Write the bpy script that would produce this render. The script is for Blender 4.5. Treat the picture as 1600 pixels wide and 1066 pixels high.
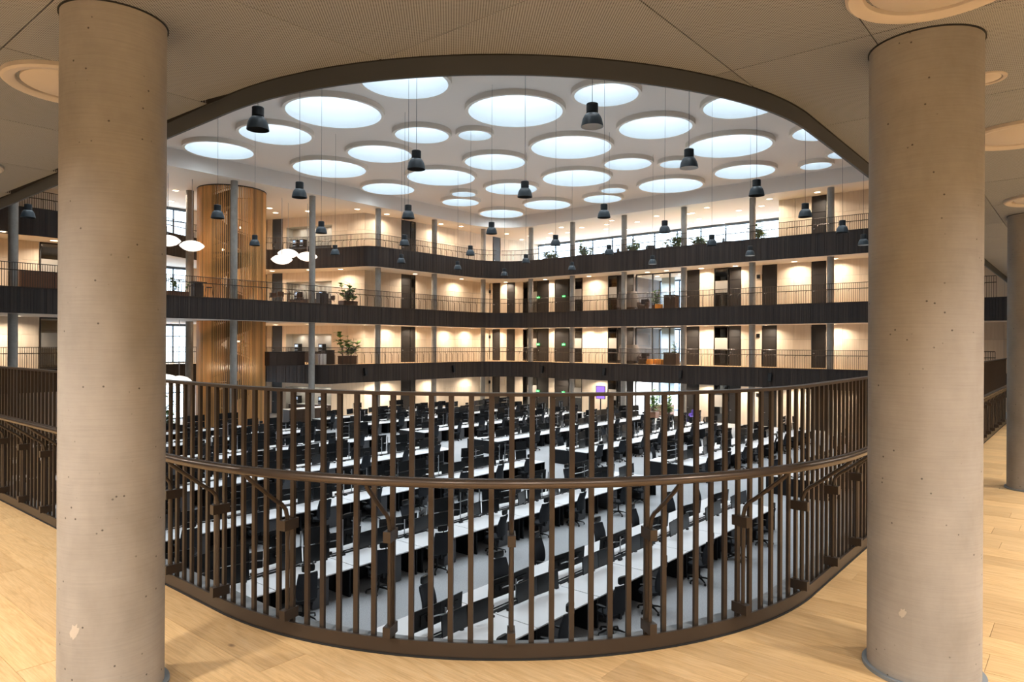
import bpy, math, random
from math import sin, cos, pi, radians as R
from mathutils import Vector, Matrix
from mathutils.geometry import tessellate_polygon
random.seed(7)
S = bpy.context.scene
for o in list(bpy.data.objects): bpy.data.objects.remove(o)
col = S.collection

# ------------------------------------------------------------------ camera, sky, exposure
# building frame: x and y run along the two near sides of the atrium from its near corner, z=0 is the gallery floor
cd = bpy.data.cameras.new('camera'); cam = bpy.data.objects.new('camera', cd); col.objects.link(cam)
cam.matrix_world = Matrix.Translation((-2.14, -1.26, 1.6)) @ Matrix.Rotation(R(-50), 4, 'Z') @ Matrix.Rotation(R(90), 4, 'X') @ Matrix.Rotation(.0045, 4, 'Z')
cd.sensor_width = 36; cd.lens = 24.3; cd.shift_y = .0034; cd.clip_start = .05; cd.clip_end = 300
S.camera = cam
w = bpy.data.worlds.new('sky'); S.world = w; w.use_nodes = True
bg = w.node_tree.nodes['Background']; bg.inputs[0].default_value = (.80, .91, 1, 1); bg.inputs[1].default_value = 6.0
S.view_settings.view_transform = 'Standard'; S.view_settings.look = 'None'
S.view_settings.gamma = 1; S.view_settings.use_curve_mapping = False
S.view_settings.exposure = 0.0
SKY_E = 14          # daylight coming through the frosted skylight panes
WARM = (1, .84, .66)
NEAR_W = 134          # watts of each downlight over the near gallery
GAL_W = 120           # watts of each downlight in the far galleries

# ------------------------------------------------------------------ materials
def nodes(m): return m.node_tree.nodes, m.node_tree.links
def mat(name, c, rough=.6, metal=0, emit=None, es=0, spec=.5):
    m = bpy.data.materials.new(name); m.use_nodes = True
    b = m.node_tree.nodes['Principled BSDF']
    b.inputs['Base Color'].default_value = (*c, 1); b.inputs['Roughness'].default_value = rough
    b.inputs['Metallic'].default_value = metal; b.inputs['Specular IOR Level'].default_value = spec
    if emit: b.inputs['Emission Color'].default_value = (*emit, 1); b.inputs['Emission Strength'].default_value = es
    return m
def tex(m, kind, scale=(1, 1, 1), offs=None, **kw):
    n, l = nodes(m)
    tc = n.new('ShaderNodeTexCoord'); mp = n.new('ShaderNodeMapping'); mp.inputs['Scale'].default_value = scale
    l.new(tc.outputs['Object'], mp.inputs['Vector'])
    if offs is not None: l.new(offs, mp.inputs['Location'])
    t = n.new(kind); l.new(mp.outputs[0], t.inputs['Vector'])
    for k, v in kw.items(): t.inputs[k].default_value = v
    return t
def ramp(m, src, stops):
    n, l = nodes(m); r = n.new('ShaderNodeValToRGB'); l.new(src, r.inputs[0])
    e = r.color_ramp.elements
    while len(e) < len(stops): e.new(.5)
    for i, (p, c) in enumerate(stops): e[i].position = p; e[i].color = (*c, 1)
    return r.outputs[0]
def mixc(m, a, b, f, mode='MULTIPLY'):
    n, l = nodes(m); x = n.new('ShaderNodeMix'); x.data_type = 'RGBA'; x.blend_type = mode
    for sock, v in ((x.inputs[0], f), (x.inputs[6], a), (x.inputs[7], b)):
        if hasattr(v, 'links') or hasattr(v, 'is_linked'): l.new(v, sock)
        elif isinstance(v, tuple): sock.default_value = (*v, 1)
        else: sock.default_value = v
    return x.outputs[2]
def base(m, sock): m.node_tree.links.new(sock, m.node_tree.nodes['Principled BSDF'].inputs['Base Color'])
def bump(m, h, d=.01, s=.5):
    n, l = nodes(m); b = n.new('ShaderNodeBump'); b.inputs['Distance'].default_value = d; b.inputs['Strength'].default_value = s
    l.new(h, b.inputs['Height']); l.new(b.outputs[0], n['Principled BSDF'].inputs['Normal'])
def rnd(m):
    n, l = nodes(m); return n.new('ShaderNodeObjectInfo').outputs['Random']
def math_(m, op, a, b=None):
    n, l = nodes(m); x = n.new('ShaderNodeMath'); x.operation = op
    for i, v in enumerate((a, b)):
        if v is None: continue
        if isinstance(v, (int, float)): x.inputs[i].default_value = v
        else: l.new(v, x.inputs[i])
    return x.outputs[0]
def tone(m):
    n, l = nodes(m); a = n.new('ShaderNodeAttribute'); a.attribute_name = 'tone'; return a.outputs['Fac']

def m_concrete():
    m = mat('concrete', (.4, .36, .31), .62)
    blot = tex(m, 'ShaderNodeTexNoise', (1.6, 1.6, 1.0), Scale=1.6, Detail=5, Roughness=.65)
    band = tex(m, 'ShaderNodeTexNoise', (1.6, 1.6, 46), Scale=2.4, Detail=5, Roughness=.7)
    pore = tex(m, 'ShaderNodeTexVoronoi', (1, 1, 1), Scale=21)
    mask = tex(m, 'ShaderNodeTexNoise', (1, 1, 1), Scale=7, Detail=2)
    c = ramp(m, blot.outputs['Fac'], [(.3, (.255, .232, .206)), (.5, (.312, .288, .26)), (.72, (.365, .34, .31))])
    c = mixc(m, c, ramp(m, band.outputs['Fac'], [(.3, (.80, .80, .80)), (.52, (1.0, 1.0, 1.0)), (.75, (1.12, 1.12, 1.1))]), .42)
    pr = ramp(m, pore.outputs['Distance'], [(.06, (.22, .21, .20)), (.12, (1, 1, 1))])
    pm = ramp(m, mask.outputs['Fac'], [(.50, (0, 0, 0)), (.54, (1, 1, 1))])
    c = mixc(m, c, pr, pm)
    base(m, c); bump(m, band.outputs['Fac'], .002, .2); return m
def m_oak():
    m = mat('oak_plank', (.6, .4, .2), .42)
    r = rnd(m); r100 = math_(m, 'MULTIPLY', r, 90.0)
    n, l = nodes(m); cx = n.new('ShaderNodeCombineXYZ'); l.new(r100, cx.inputs[0]); l.new(r100, cx.inputs[2])
    g = tex(m, 'ShaderNodeTexNoise', (7, .8, 1), cx.outputs[0], Scale=2.2, Detail=7, Roughness=.62, Distortion=2.6)
    f = tex(m, 'ShaderNodeTexNoise', (60, 2.0, 1), cx.outputs[0], Scale=2.5, Detail=3)
    kn = tex(m, 'ShaderNodeTexVoronoi', (1.5, .8, 1), cx.outputs[0], Scale=1.25)
    c = ramp(m, g.outputs['Fac'], [(.25, (.58, .365, .165)), (.5, (.71, .475, .232)), (.75, (.77, .55, .30))])
    c = mixc(m, c, ramp(m, f.outputs['Fac'], [(.3, (.84, .81, .76)), (.6, (1.03, 1.03, 1.03))]), .9)
    c = mixc(m, c, ramp(m, r, [(0, (.86, .83, .79)), (.5, (1, 1, 1)), (1, (1.08, 1.06, 1.02))]), 1.0)
    c = mixc(m, c, ramp(m, kn.outputs['Distance'], [(.010, (.20, .13, .08)), (.034, (1, 1, 1))]), .75)
    base(m, c); bump(m, f.outputs['Fac'], .002, .15); return m
def m_perf():
    m = mat('perforated_ceiling', (.5, .48, .45), .75)
    n, l = nodes(m); tc = n.new('ShaderNodeTexCoord'); sp = n.new('ShaderNodeSeparateXYZ'); l.new(tc.outputs['Object'], sp.inputs[0])
    k = 2 * pi / .0165
    a = math_(m, 'SINE', math_(m, 'MULTIPLY', sp.outputs[0], k)); b = math_(m, 'SINE', math_(m, 'MULTIPLY', sp.outputs[1], k))
    v = math_(m, 'ADD', math_(m, 'MULTIPLY', math_(m, 'MULTIPLY', a, b), .5), .5)
    c = ramp(m, v, [(.56, (.285, .295, .31)), (.76, (.038, .038, .04))])
    c = mixc(m, c, ramp(m, rnd(m), [(0, (.95, .95, .95)), (1, (1.04, 1.03, 1.02))]), 1.0)
    base(m, c); return m
def m_veneer(name, c0, c1, tint=.12):
    m = mat(name, c0, .5)
    r = rnd(m); r100 = math_(m, 'MULTIPLY', r, 70.0)
    n, l = nodes(m); cx = n.new('ShaderNodeCombineXYZ'); l.new(r100, cx.inputs[0]); l.new(r100, cx.inputs[1])
    g = tex(m, 'ShaderNodeTexNoise', (3.0, 3.0, .15), cx.outputs[0], Scale=3, Detail=4)
    c = ramp(m, g.outputs['Fac'], [(.3, c0), (.7, c1)])
    c = mixc(m, c, ramp(m, r, [(0, (1 - tint,) * 3), (1, (1 + tint * .5,) * 3)]), 1.0)
    base(m, c); return m
def m_tone(name, c0, c1, rough=.5):
    m = mat(name, c0, rough); base(m, ramp(m, tone(m), [(0, c0), (1, c1)])); return m
def m_carpet():
    m = mat('carpet', (.3, .3, .3), .95)
    g = tex(m, 'ShaderNodeTexNoise', (1, 1, 1), Scale=55, Detail=3)
    b = tex(m, 'ShaderNodeTexNoise', (1, 1, 1), Scale=.35, Detail=3)
    c = ramp(m, g.outputs['Fac'], [(.35, (.30, .305, .315)), (.65, (.44, .45, .465))])
    base(m, mixc(m, c, ramp(m, b.outputs['Fac'], [(.3, (.9, .9, .9)), (.7, (1.08, 1.08, 1.08))]), 1.0)); return m
def m_glass(name, c, tr):
    m = bpy.data.materials.new(name); m.use_nodes = True; n, l = nodes(m); n.clear()
    o = n.new('ShaderNodeOutputMaterial'); t = n.new('ShaderNodeBsdfTransparent'); t.inputs[0].default_value = (*c, 1)
    g = n.new('ShaderNodeBsdfGlossy'); g.inputs['Roughness'].default_value = .03; x = n.new('ShaderNodeMixShader'); x.inputs[0].default_value = 1 - tr
    l.new(t.outputs[0], x.inputs[1]); l.new(g.outputs[0], x.inputs[2]); l.new(x.outputs[0], o.inputs[0]); return m
M = dict(
    concrete=m_concrete(), oak=m_oak(), perf=m_perf(), carpet=m_carpet(),
    veneer=m_veneer('maple_veneer', (.67, .56, .435), (.75, .645, .52)),
    fascia=m_tone('dark_stained_board', (.017, .0095, .0066), (.040, .0245, .0175), .55),
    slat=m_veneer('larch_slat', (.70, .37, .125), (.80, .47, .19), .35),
    slat_in=mat('larch_in_shade', (.12, .058, .024), .6),  # larch painted darker so the tower's inside reads as shade
    bronze=mat('bronze_paint', (.052, .0365, .0255), .38, .3),
    bronze_h=mat('bronze_handrail', (.085, .063, .048), .27, .45), bronze_d=mat('bronze_dark', (.05, .034, .024), .4, .3),
    band=mat('grey_band', (.050, .056, .066), .55), patch=mat('filler', (.47, .42, .36), .7), gap=mat('shadow_gap', (.01, .01, .01), .8),
    ledge=mat('grey_ledge', (.21, .235, .255), .6),
    plaster=mat('plaster', (.80, .73, .67), .8), collar=mat('skylight_collar', (.84, .77, .69), .7),
    shaft=mat('skylight_shaft', (.34, .37, .39), .85), white=mat('white_paint', (.82, .82, .82), .6), soffit=mat('soffit', (.72, .67, .61), .7),
    ring=mat('ceiling_ring', (.52, .455, .385), .6),
    door=mat('dark_door', (.017, .0135, .0115), .5), door_b=mat('blue_grey_door', (.05, .058, .068), .45),
    black=mat('black_plastic', (.006, .006, .0065), .45, 0, None, 0, .35), rubber=mat('rubber', (.012, .012, .012), .7),
    screen=mat('screen_glass', (.008, .0085, .0095), .26, 0, None, 0, .45),
    fabric=mat('charcoal_fabric', (.017, .018, .021), .9, 0, None, 0, .25), mesh=mat('charcoal_mesh', (.022, .0245, .030), .8, 0, None, 0, .3),
    desk=mat('desk_white', (.80, .80, .81), .45), under=mat('desk_dark', (.008, .0085, .010), .6, 0, None, 0, .3),
    pedestal=mat('pedestal_grey', (.075, .075, .08), .5), pedtop=mat('pedestal_top', (.03, .03, .033), .5),
    silver=mat('silver_metal', (.55, .56, .58), .3, .9),
    lamp=mat('lamp_paint', (.030, .042, .052), .45), lampk=mat('lamp_canister', (.022, .026, .030), .5),
    refl=mat('lamp_reflector', (.80, .79, .77), .4), refl_shaded=mat('lamp_reflector_shaded', (.02, .02, .02), .6),  # one reflector in two tones: white as lit, near black as shaded
    cable=mat('cable', (.06, .06, .06), .6),
    sky=mat('skylight_pane', (.9, .95, 1), .5, 0, (.86, .945, 1), SKY_E),
    dl=mat('downlight_lens', (1, .9, .75), .5, 0, (1, .80, .56), 9),
    nl=mat('near_lens', (1, .9, .75), .5, 0, (1, .78, .52), 6),
    oval=mat('opal_lamp', (.9, .87, .82), .5, 0, (1, .93, .84), 1.1),
    exit=mat('exit_green', (.02, .5, .12), .5, 0, (.02, .75, .16), 1.1), exitw=mat('exit_white', (.9, .9, .9), .5, 0, (.8, 1, .85), 1.4),
    tv=mat('tv_picture', (.2, .1, .5), .4, 0, (.32, .18, .75), 1.3), bluelamp=mat('blue_screen', (.3, .5, 1), .4, 0, (.35, .6, 1), 2.2),
    glass=m_glass('clear_glass', (.93, .97, 1), .93), glass_d=m_glass('room_glass', (.55, .55, .52), .90), frost=mat('frosted_film', (.33, .31, .28), .5),
    leaf=mat('leaf', (.085, .20, .045), .5), leaf2=mat('leaf_light', (.22, .36, .10), .5), stem=mat('stem', (.10, .08, .04), .7),
    brown=mat('brown_wood', (.12, .055, .030), .5), darkwood=mat('dark_wood', (.045, .026, .018), .5), amber=mat('amber_fabric', (.62, .26, .035), .8), rose=mat('grey_felt', (.17, .145, .13), .9),
    purple=mat('violet_fabric', (.08, .05, .35), .8), steel=mat('window_frame', (.10, .14, .19), .5, .3),
    bluewall=mat('blue_wall', (.42, .55, .66), .7), nichewall=mat('niche_wall', (.48, .47, .43), .7),
)

# ------------------------------------------------------------------ mesh helpers
class MB:
    def __init__(s): s.v, s.f, s.m, s.t = [], [], [], []
    def face(s, idx, mi=0, t=.5): s.f.append(idx); s.m.append(mi); s.t.append(t)
    def add(s, pts): i = len(s.v); s.v.extend(tuple(p) for p in pts); return i
    def box(s, cx, cy, cz, sx, sy, sz, mi=0, rz=0, t=.5, rx=0):
        c, n = cos(rz), sin(rz); a, b = cos(rx), sin(rx); p = []
        for z in (-sz / 2, sz / 2):
            for x, y in ((-sx / 2, -sy / 2), (sx / 2, -sy / 2), (sx / 2, sy / 2), (-sx / 2, sy / 2)):
                y2, z2 = y * a - z * b, y * b + z * a
                p.append((cx + x * c - y2 * n, cy + x * n + y2 * c, cz + z2))
        i = s.add(p)
        for q in ((3, 2, 1, 0), (4, 5, 6, 7), (0, 1, 5, 4), (1, 2, 6, 5), (2, 3, 7, 6), (3, 0, 4, 7)): s.face([i + k for k in q], mi, t)
        return s
    def quad(s, a, b, c, d, mi=0, t=.5): i = s.add((a, b, c, d)); s.face([i, i + 1, i + 2, i + 3], mi, t); return s
    def lathe(s, prof, n=24, cx=0, cy=0, mi=0, a0=0):
        k = len(prof); i = s.add([(cx + r * cos(2 * pi * j / n), cy + r * sin(2 * pi * j / n), z) for j in range(n) for r, z in prof])
        for j in range(n):
            q = (j + 1) % n
            for h in range(k - 1):
                m_ = mi[h] if isinstance(mi, (list, tuple)) else mi
                s.face([i + j * k + h, i + q * k + h, i + q * k + h + 1, i + j * k + h + 1], m_)
        return s
    def cyl(s, cx, cy, z0, z1, r, n=16, mi=0): return s.lathe([(0, z0), (r, z0), (r, z1), (0, z1)], n, cx, cy, mi)
    def tube(s, pts, r, n=8, mi=0, cap=True):
        P = [Vector(p) for p in pts]; up = None; rings = []
        for k, p in enumerate(P):
            d = (P[min(k + 1, len(P) - 1)] - P[max(k - 1, 0)]).normalized()
            if up is None: up = d.orthogonal().normalized()
            up = (up - d * up.dot(d)).normalized(); sd = d.cross(up)
            rr = r[k] if isinstance(r, (list, tuple)) else r
            rings.append(s.add([p + (up * cos(2 * pi * j / n) + sd * sin(2 * pi * j / n)) * rr for j in range(n)]))
        for a, b in zip(rings, rings[1:]):
            for j in range(n): s.face([a + j, a + (j + 1) % n, b + (j + 1) % n, b + j], mi)
        if cap: s.face([rings[0] + j for j in range(n)][::-1], mi); s.face([rings[-1] + j for j in range(n)], mi)
        return s
    def cushion(s, cx, cy, cz, sx, sy, sz, n=16, e=3.2, mi=0, rx=0):
        lv = [(-.5, .80), (-.38, .96), (0, 1), (.36, .97), (.5, .82)]; rows = []
        for h, k in lv:
            p = []
            for j in range(n):
                a = 2 * pi * j / n; ca, sa = cos(a), sin(a)
                x = math.copysign(abs(ca) ** (2 / e), ca) * sx / 2 * k; y = math.copysign(abs(sa) ** (2 / e), sa) * sy / 2 * k; z = h * sz
                p.append((cx + x, cy + y * cos(rx) - z * sin(rx), cz + y * sin(rx) + z * cos(rx)))
            rows.append(s.add(p))
        for a, b in zip(rows, rows[1:]):
            for j in range(n): s.face([a + j, a + (j + 1) % n, b + (j + 1) % n, b + j], mi)
        s.face([rows[0] + j for j in range(n)][::-1], mi); s.face([rows[-1] + j for j in range(n)], mi); return s
    def poly(s, loops, z, mi=0, flip=False):
        pts = [p for lp in loops for p in lp]; i = s.add([(p[0], p[1], z) for p in pts])
        for t in tessellate_polygon([[Vector((p[0], p[1], 0)) for p in lp] for lp in loops]):
            a, b, c = (pts[k] for k in t)
            up = (b[0] - a[0]) * (c[1] - a[1]) - (b[1] - a[1]) * (c[0] - a[0]) > 0
            t = list(t) if up != flip else list(t)[::-1]
            s.face([i + k for k in t], mi)
        return s
    def strip(s, path, z0, z1, mi=0, closed=False):
        n = len(path); i = s.add([(x, y, z) for x, y in path for z in (z0, z1)])
        for k in range(n if closed else n - 1):
            q = (k + 1) % n; s.face([i + 2 * k, i + 2 * q, i + 2 * q + 1, i + 2 * k + 1], mi)
        return s
    def mesh(s, name, mats, smooth=False):
        me = bpy.data.meshes.new(name); me.from_pydata(s.v, [], s.f)
        for m in mats: me.materials.append(M[m] if isinstance(m, str) else m)
        me.polygons.foreach_set('material_index', s.m)
        if len(set(s.t)) > 1:
            a = me.attributes.new('tone', 'FLOAT', 'FACE'); a.data.foreach_set('value', s.t)
        if smooth:
            me.polygons.foreach_set('use_smooth', [True] * len(s.f)); me.set_sharp_from_angle(angle=R(40))
        me.update(); return me
    def build(s, name, mats, parent=None, smooth=False, loc=None):
        if isinstance(mats, str): mats = [mats]
        return link(name, s.mesh(name, mats, smooth), parent, loc)
def link(name, me, parent=None, loc=None, rz=0):
    o = bpy.data.objects.new(name, me); col.objects.link(o)
    if parent: o.parent = parent
    if loc is not None: o.location = loc
    if rz: o.rotation_euler[2] = rz
    return o
def tag(o, label=None, cat=None, group=None, kind=None):
    for k, v in (('label', label), ('category', cat), ('group', group), ('kind', kind)):
        if v: o[k] = v
    return o
def thing(name, label, cat, loc=(0, 0, 0), rz=0, group=None):
    o = bpy.data.objects.new(name, None); col.objects.link(o); o.location = loc; o.rotation_euler[2] = rz
    o.empty_display_size = .1
    return tag(o, label, cat, group)
def dup(src, loc, rz=0, label=None):
    r = src.copy(); col.objects.link(r); r.location = loc; r.rotation_euler[2] = rz
    if label: r['label'] = label
    for ch in KIDS.get(src.name, []):
        c = ch.copy(); col.objects.link(c); c.parent = r
        for g in KIDS.get(ch.name, []):
            d = g.copy(); col.objects.link(d); d.parent = c
    return r
KIDS = {}
def kids(o):
    KIDS[o.name] = [c for c in col.objects if c.parent == o]
    for c in KIDS[o.name]:
        g = [x for x in col.objects if x.parent == c]
        if g: KIDS[c.name] = g
    return o
ORD = 'zeroth first second third fourth fifth sixth seventh eighth ninth tenth eleventh twelfth thirteenth fourteenth fifteenth sixteenth seventeenth eighteenth nineteenth twentieth'.split()
ORD += ['twenty-' + q for q in ORD[1:10]] + ['thirtieth'] + ['thirty-' + q for q in ORD[1:10]]
def structure(o): o['kind'] = 'structure'; return o
CAM = (-2.14, -1.26)
def depth(x, y): return (x - CAM[0]) * .766 + (y - CAM[1]) * .643
def pxx(x, y):
    d = depth(x, y); return 800 + 1080 * ((x - CAM[0]) * .643 - (y - CAM[1]) * .766) / d if d > .3 else -9999

# ------------------------------------------------------------------ levels and outlines
LX, LY = 47.7, 42.2                   # atrium size
ZG, ZC, ZB, ZA = -4.53, 0.0, 4.53, 9.06
CG, CC, CB, CA = -1.4, 3.14, 7.74, 12.5
ROOF = 13.6
OX, OY = 57.5, 55.4                   # outer walls
RHO = 2.594; X0, Y0 = -.105, .104      # bend of the near side and the two near edge lines
def rounded(pts, radii, n=12):
    out = []
    for i, p in enumerate(pts):
        r = radii.get(i, 0)
        if not r: out.append(p); continue
        a = Vector(pts[i - 1]) - Vector(p); b = Vector(pts[i + 1]) - Vector(p); P = Vector(p)
        a.normalize(); b.normalize(); h = math.acos(max(-1, min(1, a.dot(b)))) / 2; t = r / math.tan(h)
        c = P + (a + b).normalized() * (r / sin(h)); A = P + a * t; B = P + b * t
        a0 = math.atan2(A.y - c.y, A.x - c.x); a1 = math.atan2(B.y - c.y, B.x - c.x); d = (a1 - a0 + pi) % (2 * pi) - pi
        out += [(c.x + r * cos(a0 + d * k / n), c.y + r * sin(a0 + d * k / n)) for k in range(n + 1)]
    return out
def near_path(d, y_end, x_end, n=40):
    r = RHO - d
    return [(X0 + d, y_end)] + [(X0 + RHO + r * cos(pi + pi / 2 * k / n), Y0 + RHO + r * sin(pi + pi / 2 * k / n)) for k in range(n + 1)] + [(x_end, Y0 + d)]
PB = rounded([(-12, LY), (LX, LY), (LX, -.01)], {1: 4.0})
PA = rounded([(-12, 48.5), (6, 46.4), (11, 45.4), (16, 46.2), (20.2, 48.7), (25, 50.9), (28.7, 51.3), (30.8, 47.3), (32.5, LY), (LX, LY), (LX, -.01)], {2: 3, 3: 4, 4: 3, 6: 1.2, 8: 1.4, 9: 4})
PC = rounded([(-12, 47), (13.5, 47), (16.2, 51.4), (20.8, 51.6), (25.2, 51.0), (26.9, 48.1), (27.9, LY), (LX, LY), (LX, -.01)], {1: 1.5, 2: 1.2, 4: 1.5, 6: .9, 7: 4})
def resample(path, step):
    out = [Vector(path[0])]; acc = 0.
    for a, b in zip(path, path[1:]):
        a, b = Vector(a), Vector(b); L = (b - a).length
        while L > 1e-6 and acc + L >= step:
            t = (step - acc); a = a + (b - a).normalized() * t; out.append(a.copy()); L = (b - a).length; acc = 0.
        acc += L
    return out
def normals(pts):      # to the side of the void (right of travel for the far path)
    o = []
    for i in range(len(pts)):
        d = (pts[min(i + 1, len(pts) - 1)] - pts[max(i - 1, 0)]).normalized(); o.append(Vector((d.y, -d.x)))
    return o
TOWER = (22.9, 46.0, 2.25)
def circ(cx, cy, r, n=32): return [(cx + r * cos(2 * pi * k / n), cy + r * sin(2 * pi * k / n)) for k in range(n)]

# ------------------------------------------------------------------ room shell
g = MB(); g.quad((-12, -12, ZG), (OX, -12, ZG), (OX, OY, ZG), (-12, OY, ZG)); structure(g.build('floor', 'carpet'))
def slab(name, path, ztop, zbot, hole=False):
    far = list(path) + [(OX, -.01), (OX, OY), (-12, OY)]
    far = [far] + ([circ(TOWER[0], TOWER[1], 2.45)[::-1]] if hole else [])
    b = MB(); b.poly(far, ztop, 1); b.poly(far, zbot, 0, True)
    if hole: b.strip(circ(TOWER[0], TOWER[1], 2.45), zbot, ztop, 0, True)
    structure(b.build(name, ['soffit', 'oak_base']))
M['oak_base'] = mat('oak_base', (.5, .33, .17), .45)
slab('floor', PC, ZC - .002, CG); slab('floor', PB, ZB, CC, True); slab('floor', PA, ZA, CB)
nearL = near_path(.24, LY - .005, LX - .005) + [(OX, .339), (OX, -12), (-12, -12), (-12, LY - .005)]
b = MB(); b.poly([nearL], -.02, 1); b.poly([nearL], CG, 0, True); b.strip(near_path(.24, LY, LX), CG, -.02, 2)
structure(b.build('floor', ['soffit', 'oak_base', 'ledge']))
nearU = near_path(.1, LY - .005, LX - .005) + [(OX, .2), (OX, -12), (-12, -12), (-12, LY - .005)]
for z0, z1 in ((3.13, 4.53), (7.74, 9.06)):
    b = MB(); b.poly([nearU], z1, 1); b.poly([nearU], z0, 0, True); structure(b.build('floor', ['gap', 'oak_base']))
# perimeter ceiling of the top gallery, bulkhead and atrium ceiling
b = MB(); far = list(PB) + [(OX, -.01), (OX, OY), (-12, OY)]; b.poly([far], CA, 0, True); structure(b.build('ceiling', 'soffit'))
b = MB(); b.strip(PB, CA, ROOF, 0); b.strip(near_path(.0, LY, LX), CA, ROOF, 0); b.poly([nearU], CA, 0, True); structure(b.build('trim_1', 'plaster'))
SKY = [(18.7, 39.6, 1.94), (19.1, 34.0, 1.94), (19.0, 28.4, 2.38), (25.6, 38.1, 2.38), (18.6, 22.5, 1.94), (24.4, 27.7, 1.5), (25.4, 32.6, 1.94), (26.3, 25.4, .92), (24.7, 21.1, 2.38), (31.3, 28.3, 1.94), (32.0, 34.0, 2.38), (37.8, 32.4, 1.94), (32.0, 39.7, 1.94), (36.9, 36.5, .92), (39.0, 38.9, 1.5), (44.9, 39.5, 1.94), (44.3, 33.9, 1.94), (31.7, 22.6, 2.38), (38.2, 26.7, 2.38), (25.6, 16.3, 1.5), (37.1, 21.9, 1.5), (39.0, 19.5, .97), (43.1, 26.7, .92), (45.2, 29.0, 1.5), (44.4, 22.6, 2.3), (31.5, 16.9, 1.94), (31.1, 12.0, 1.8), (37.4, 15.2, 2.38), (43.8, 16.8, 1.94), (45.2, 12.6, .95), (43.4, 10.4, .95), (38.0, 10.2, 1.5)]
SKY += [(12.6, 38.2, 1.94), (12.4, 32.0, 2.38), (12.8, 25.6, 1.94), (12.2, 19.4, 2.38), (18.6, 16.4, 1.94), (12.6, 13.2, 1.94), (19.2, 10.2, 2.38), (25.2, 10.6, 1.94), (7.0, 9.0, 1.94), (13.0, 6.4, 1.94), (25.6, 5.0, 2.38), (32.4, 5.8, 1.94), (39.2, 4.6, 1.94), (6.4, 16.4, 1.5), (6.2, 23.0, 1.94), (6.0, 30.0, 1.94)]  # further skylights out of view, added for their light
b = MB(); b.poly([[(0, 0), (LX, 0), (LX, LY), (0, LY)]] + [circ(x, y, r, 40)[::-1] for x, y, r in SKY], ROOF, 0, True)
structure(b.build('ceiling', 'plaster'))
b = MB(); b.quad((-12, -12, 20.0), (OX, -12, 20.0), (OX, OY, 20.0), (-12, OY, 20.0)); structure(b.build('ceiling', 'white'))  # added sheet above the shafts, keeps stray sky light out of the shell
# outer walls (the near ones stand behind the camera)
def wallbox(name, x0, y0, x1, y1, z0, z1, m='plaster'):
    b = MB(); b.box((x0 + x1) / 2, (y0 + y1) / 2, (z0 + z1) / 2, abs(x1 - x0), abs(y1 - y0), z1 - z0); return structure(b.build(name, m))
wallbox('wall_back', -12.2, -12, -12, OY, ZG, 20.0); wallbox('wall_back', -12, -12.2, OX, -12, ZG, 20.0)
wallbox('wall_back', -7.5, -7.7, 40, -7.5, -.02, 3.13, 'white'); wallbox('wall_back', -7.7, -7.5, -7.5, 40, -.02, 3.13, 'white')

# ------------------------------------------------------------------ skylights
def rank(pts, keyf, ordf):
    gq = {}
    for i, p in enumerate(pts): gq.setdefault(keyf(p), []).append(i)
    res = {}
    for k, v in gq.items():
        for n_, i in enumerate(sorted(v, key=lambda i: ordf(pts[i]))): res[i] = (k, n_ + 1)
    return res
def deskrow(y): return max(1, min(7, round((y - 8.0) / 5.75) + 1))
rk = rank(SKY, lambda p: deskrow(p[1]), lambda p: p[0]); cache = {}
for i, (x, y, r) in enumerate(SKY):
    sz = 'small' if r < 1.2 else 'medium' if r < 1.7 else 'large' if r < 2.2 else 'very large'
    row, k = rk[i]
    t = thing('round_skylight', f'{sz} round skylight over {ORD[row]} desk row, {ORD[k]} along from the balcony', 'skylight', (x, y, ROOF), 0, 'round skylights in the atrium ceiling')
    if r not in cache:
        a = MB(); a.lathe([(r, .0), (r, -.26), (r + .16, -.26), (r + .16, .03)], 48, mi=[1, 0, 0])
        c = MB(); c.lathe([(r, 0), (r, 1.35 * r + .2)], 48)
        d = MB(); d.poly([circ(0, 0, r, 48)], 1.35 * r + .2, 0, True)
        cache[r] = (a.mesh('collar', ['collar', 'shaft'], True), c.mesh('shaft', ['shaft'], True), d.mesh('pane', ['sky']))
    for nm, me in zip(('collar', 'shaft', 'pane'), cache[r]): link(nm, me, t)

# ------------------------------------------------------------------ far galleries: fascias, railings
def fascia(path, z0, z1, label_name):
    pts = resample(path, .15); nr = normals(pts); b = MB()
    for i in range(len(pts) - 1):
        p, q = pts[i], pts[i + 1]; n = (nr[i] + nr[i + 1]).normalized(); o = n * random.choice((0, .012, .02)); t = random.random()
        e = (q - p) * .04; A = p + o + e; B = q + o - e
        b.quad((A.x, A.y, z0), (B.x, B.y, z0), (B.x, B.y, z1), (A.x, A.y, z1), 0, t)
        b.quad((B.x, B.y, z0), (q.x, q.y, z0), (q.x, q.y, z1), (B.x, B.y, z1), 0, 0)
        b.quad((p.x, p.y, z0), (A.x, A.y, z0), (A.x, A.y, z1), (p.x, p.y, z1), 0, 0)
    # cap along the top and a pale edge strip under the soffit
    for i in range(len(pts) - 1):
        p, q = pts[i] + nr[i] * .03, pts[i + 1] + nr[i + 1] * .03; p2, q2 = pts[i] - nr[i] * .16, pts[i + 1] - nr[i + 1] * .16
        b.quad((p.x, p.y, z1), (q.x, q.y, z1), (q2.x, q2.y, z1), (p2.x, p2.y, z1), 1)
        b.quad((p.x, p.y, z1 - .05), (q.x, q.y, z1 - .05), (q.x, q.y, z1), (p.x, p.y, z1), 1)
        b.quad((p.x, p.y, z0), (q.x, q.y, z0), (p2.x, p2.y, z0), (p2.x, p2.y, z0), 2) if 0 else None
    o = b.build(label_name, ['fascia', 'bronze_d', 'soffit']); structure(o); return o
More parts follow.
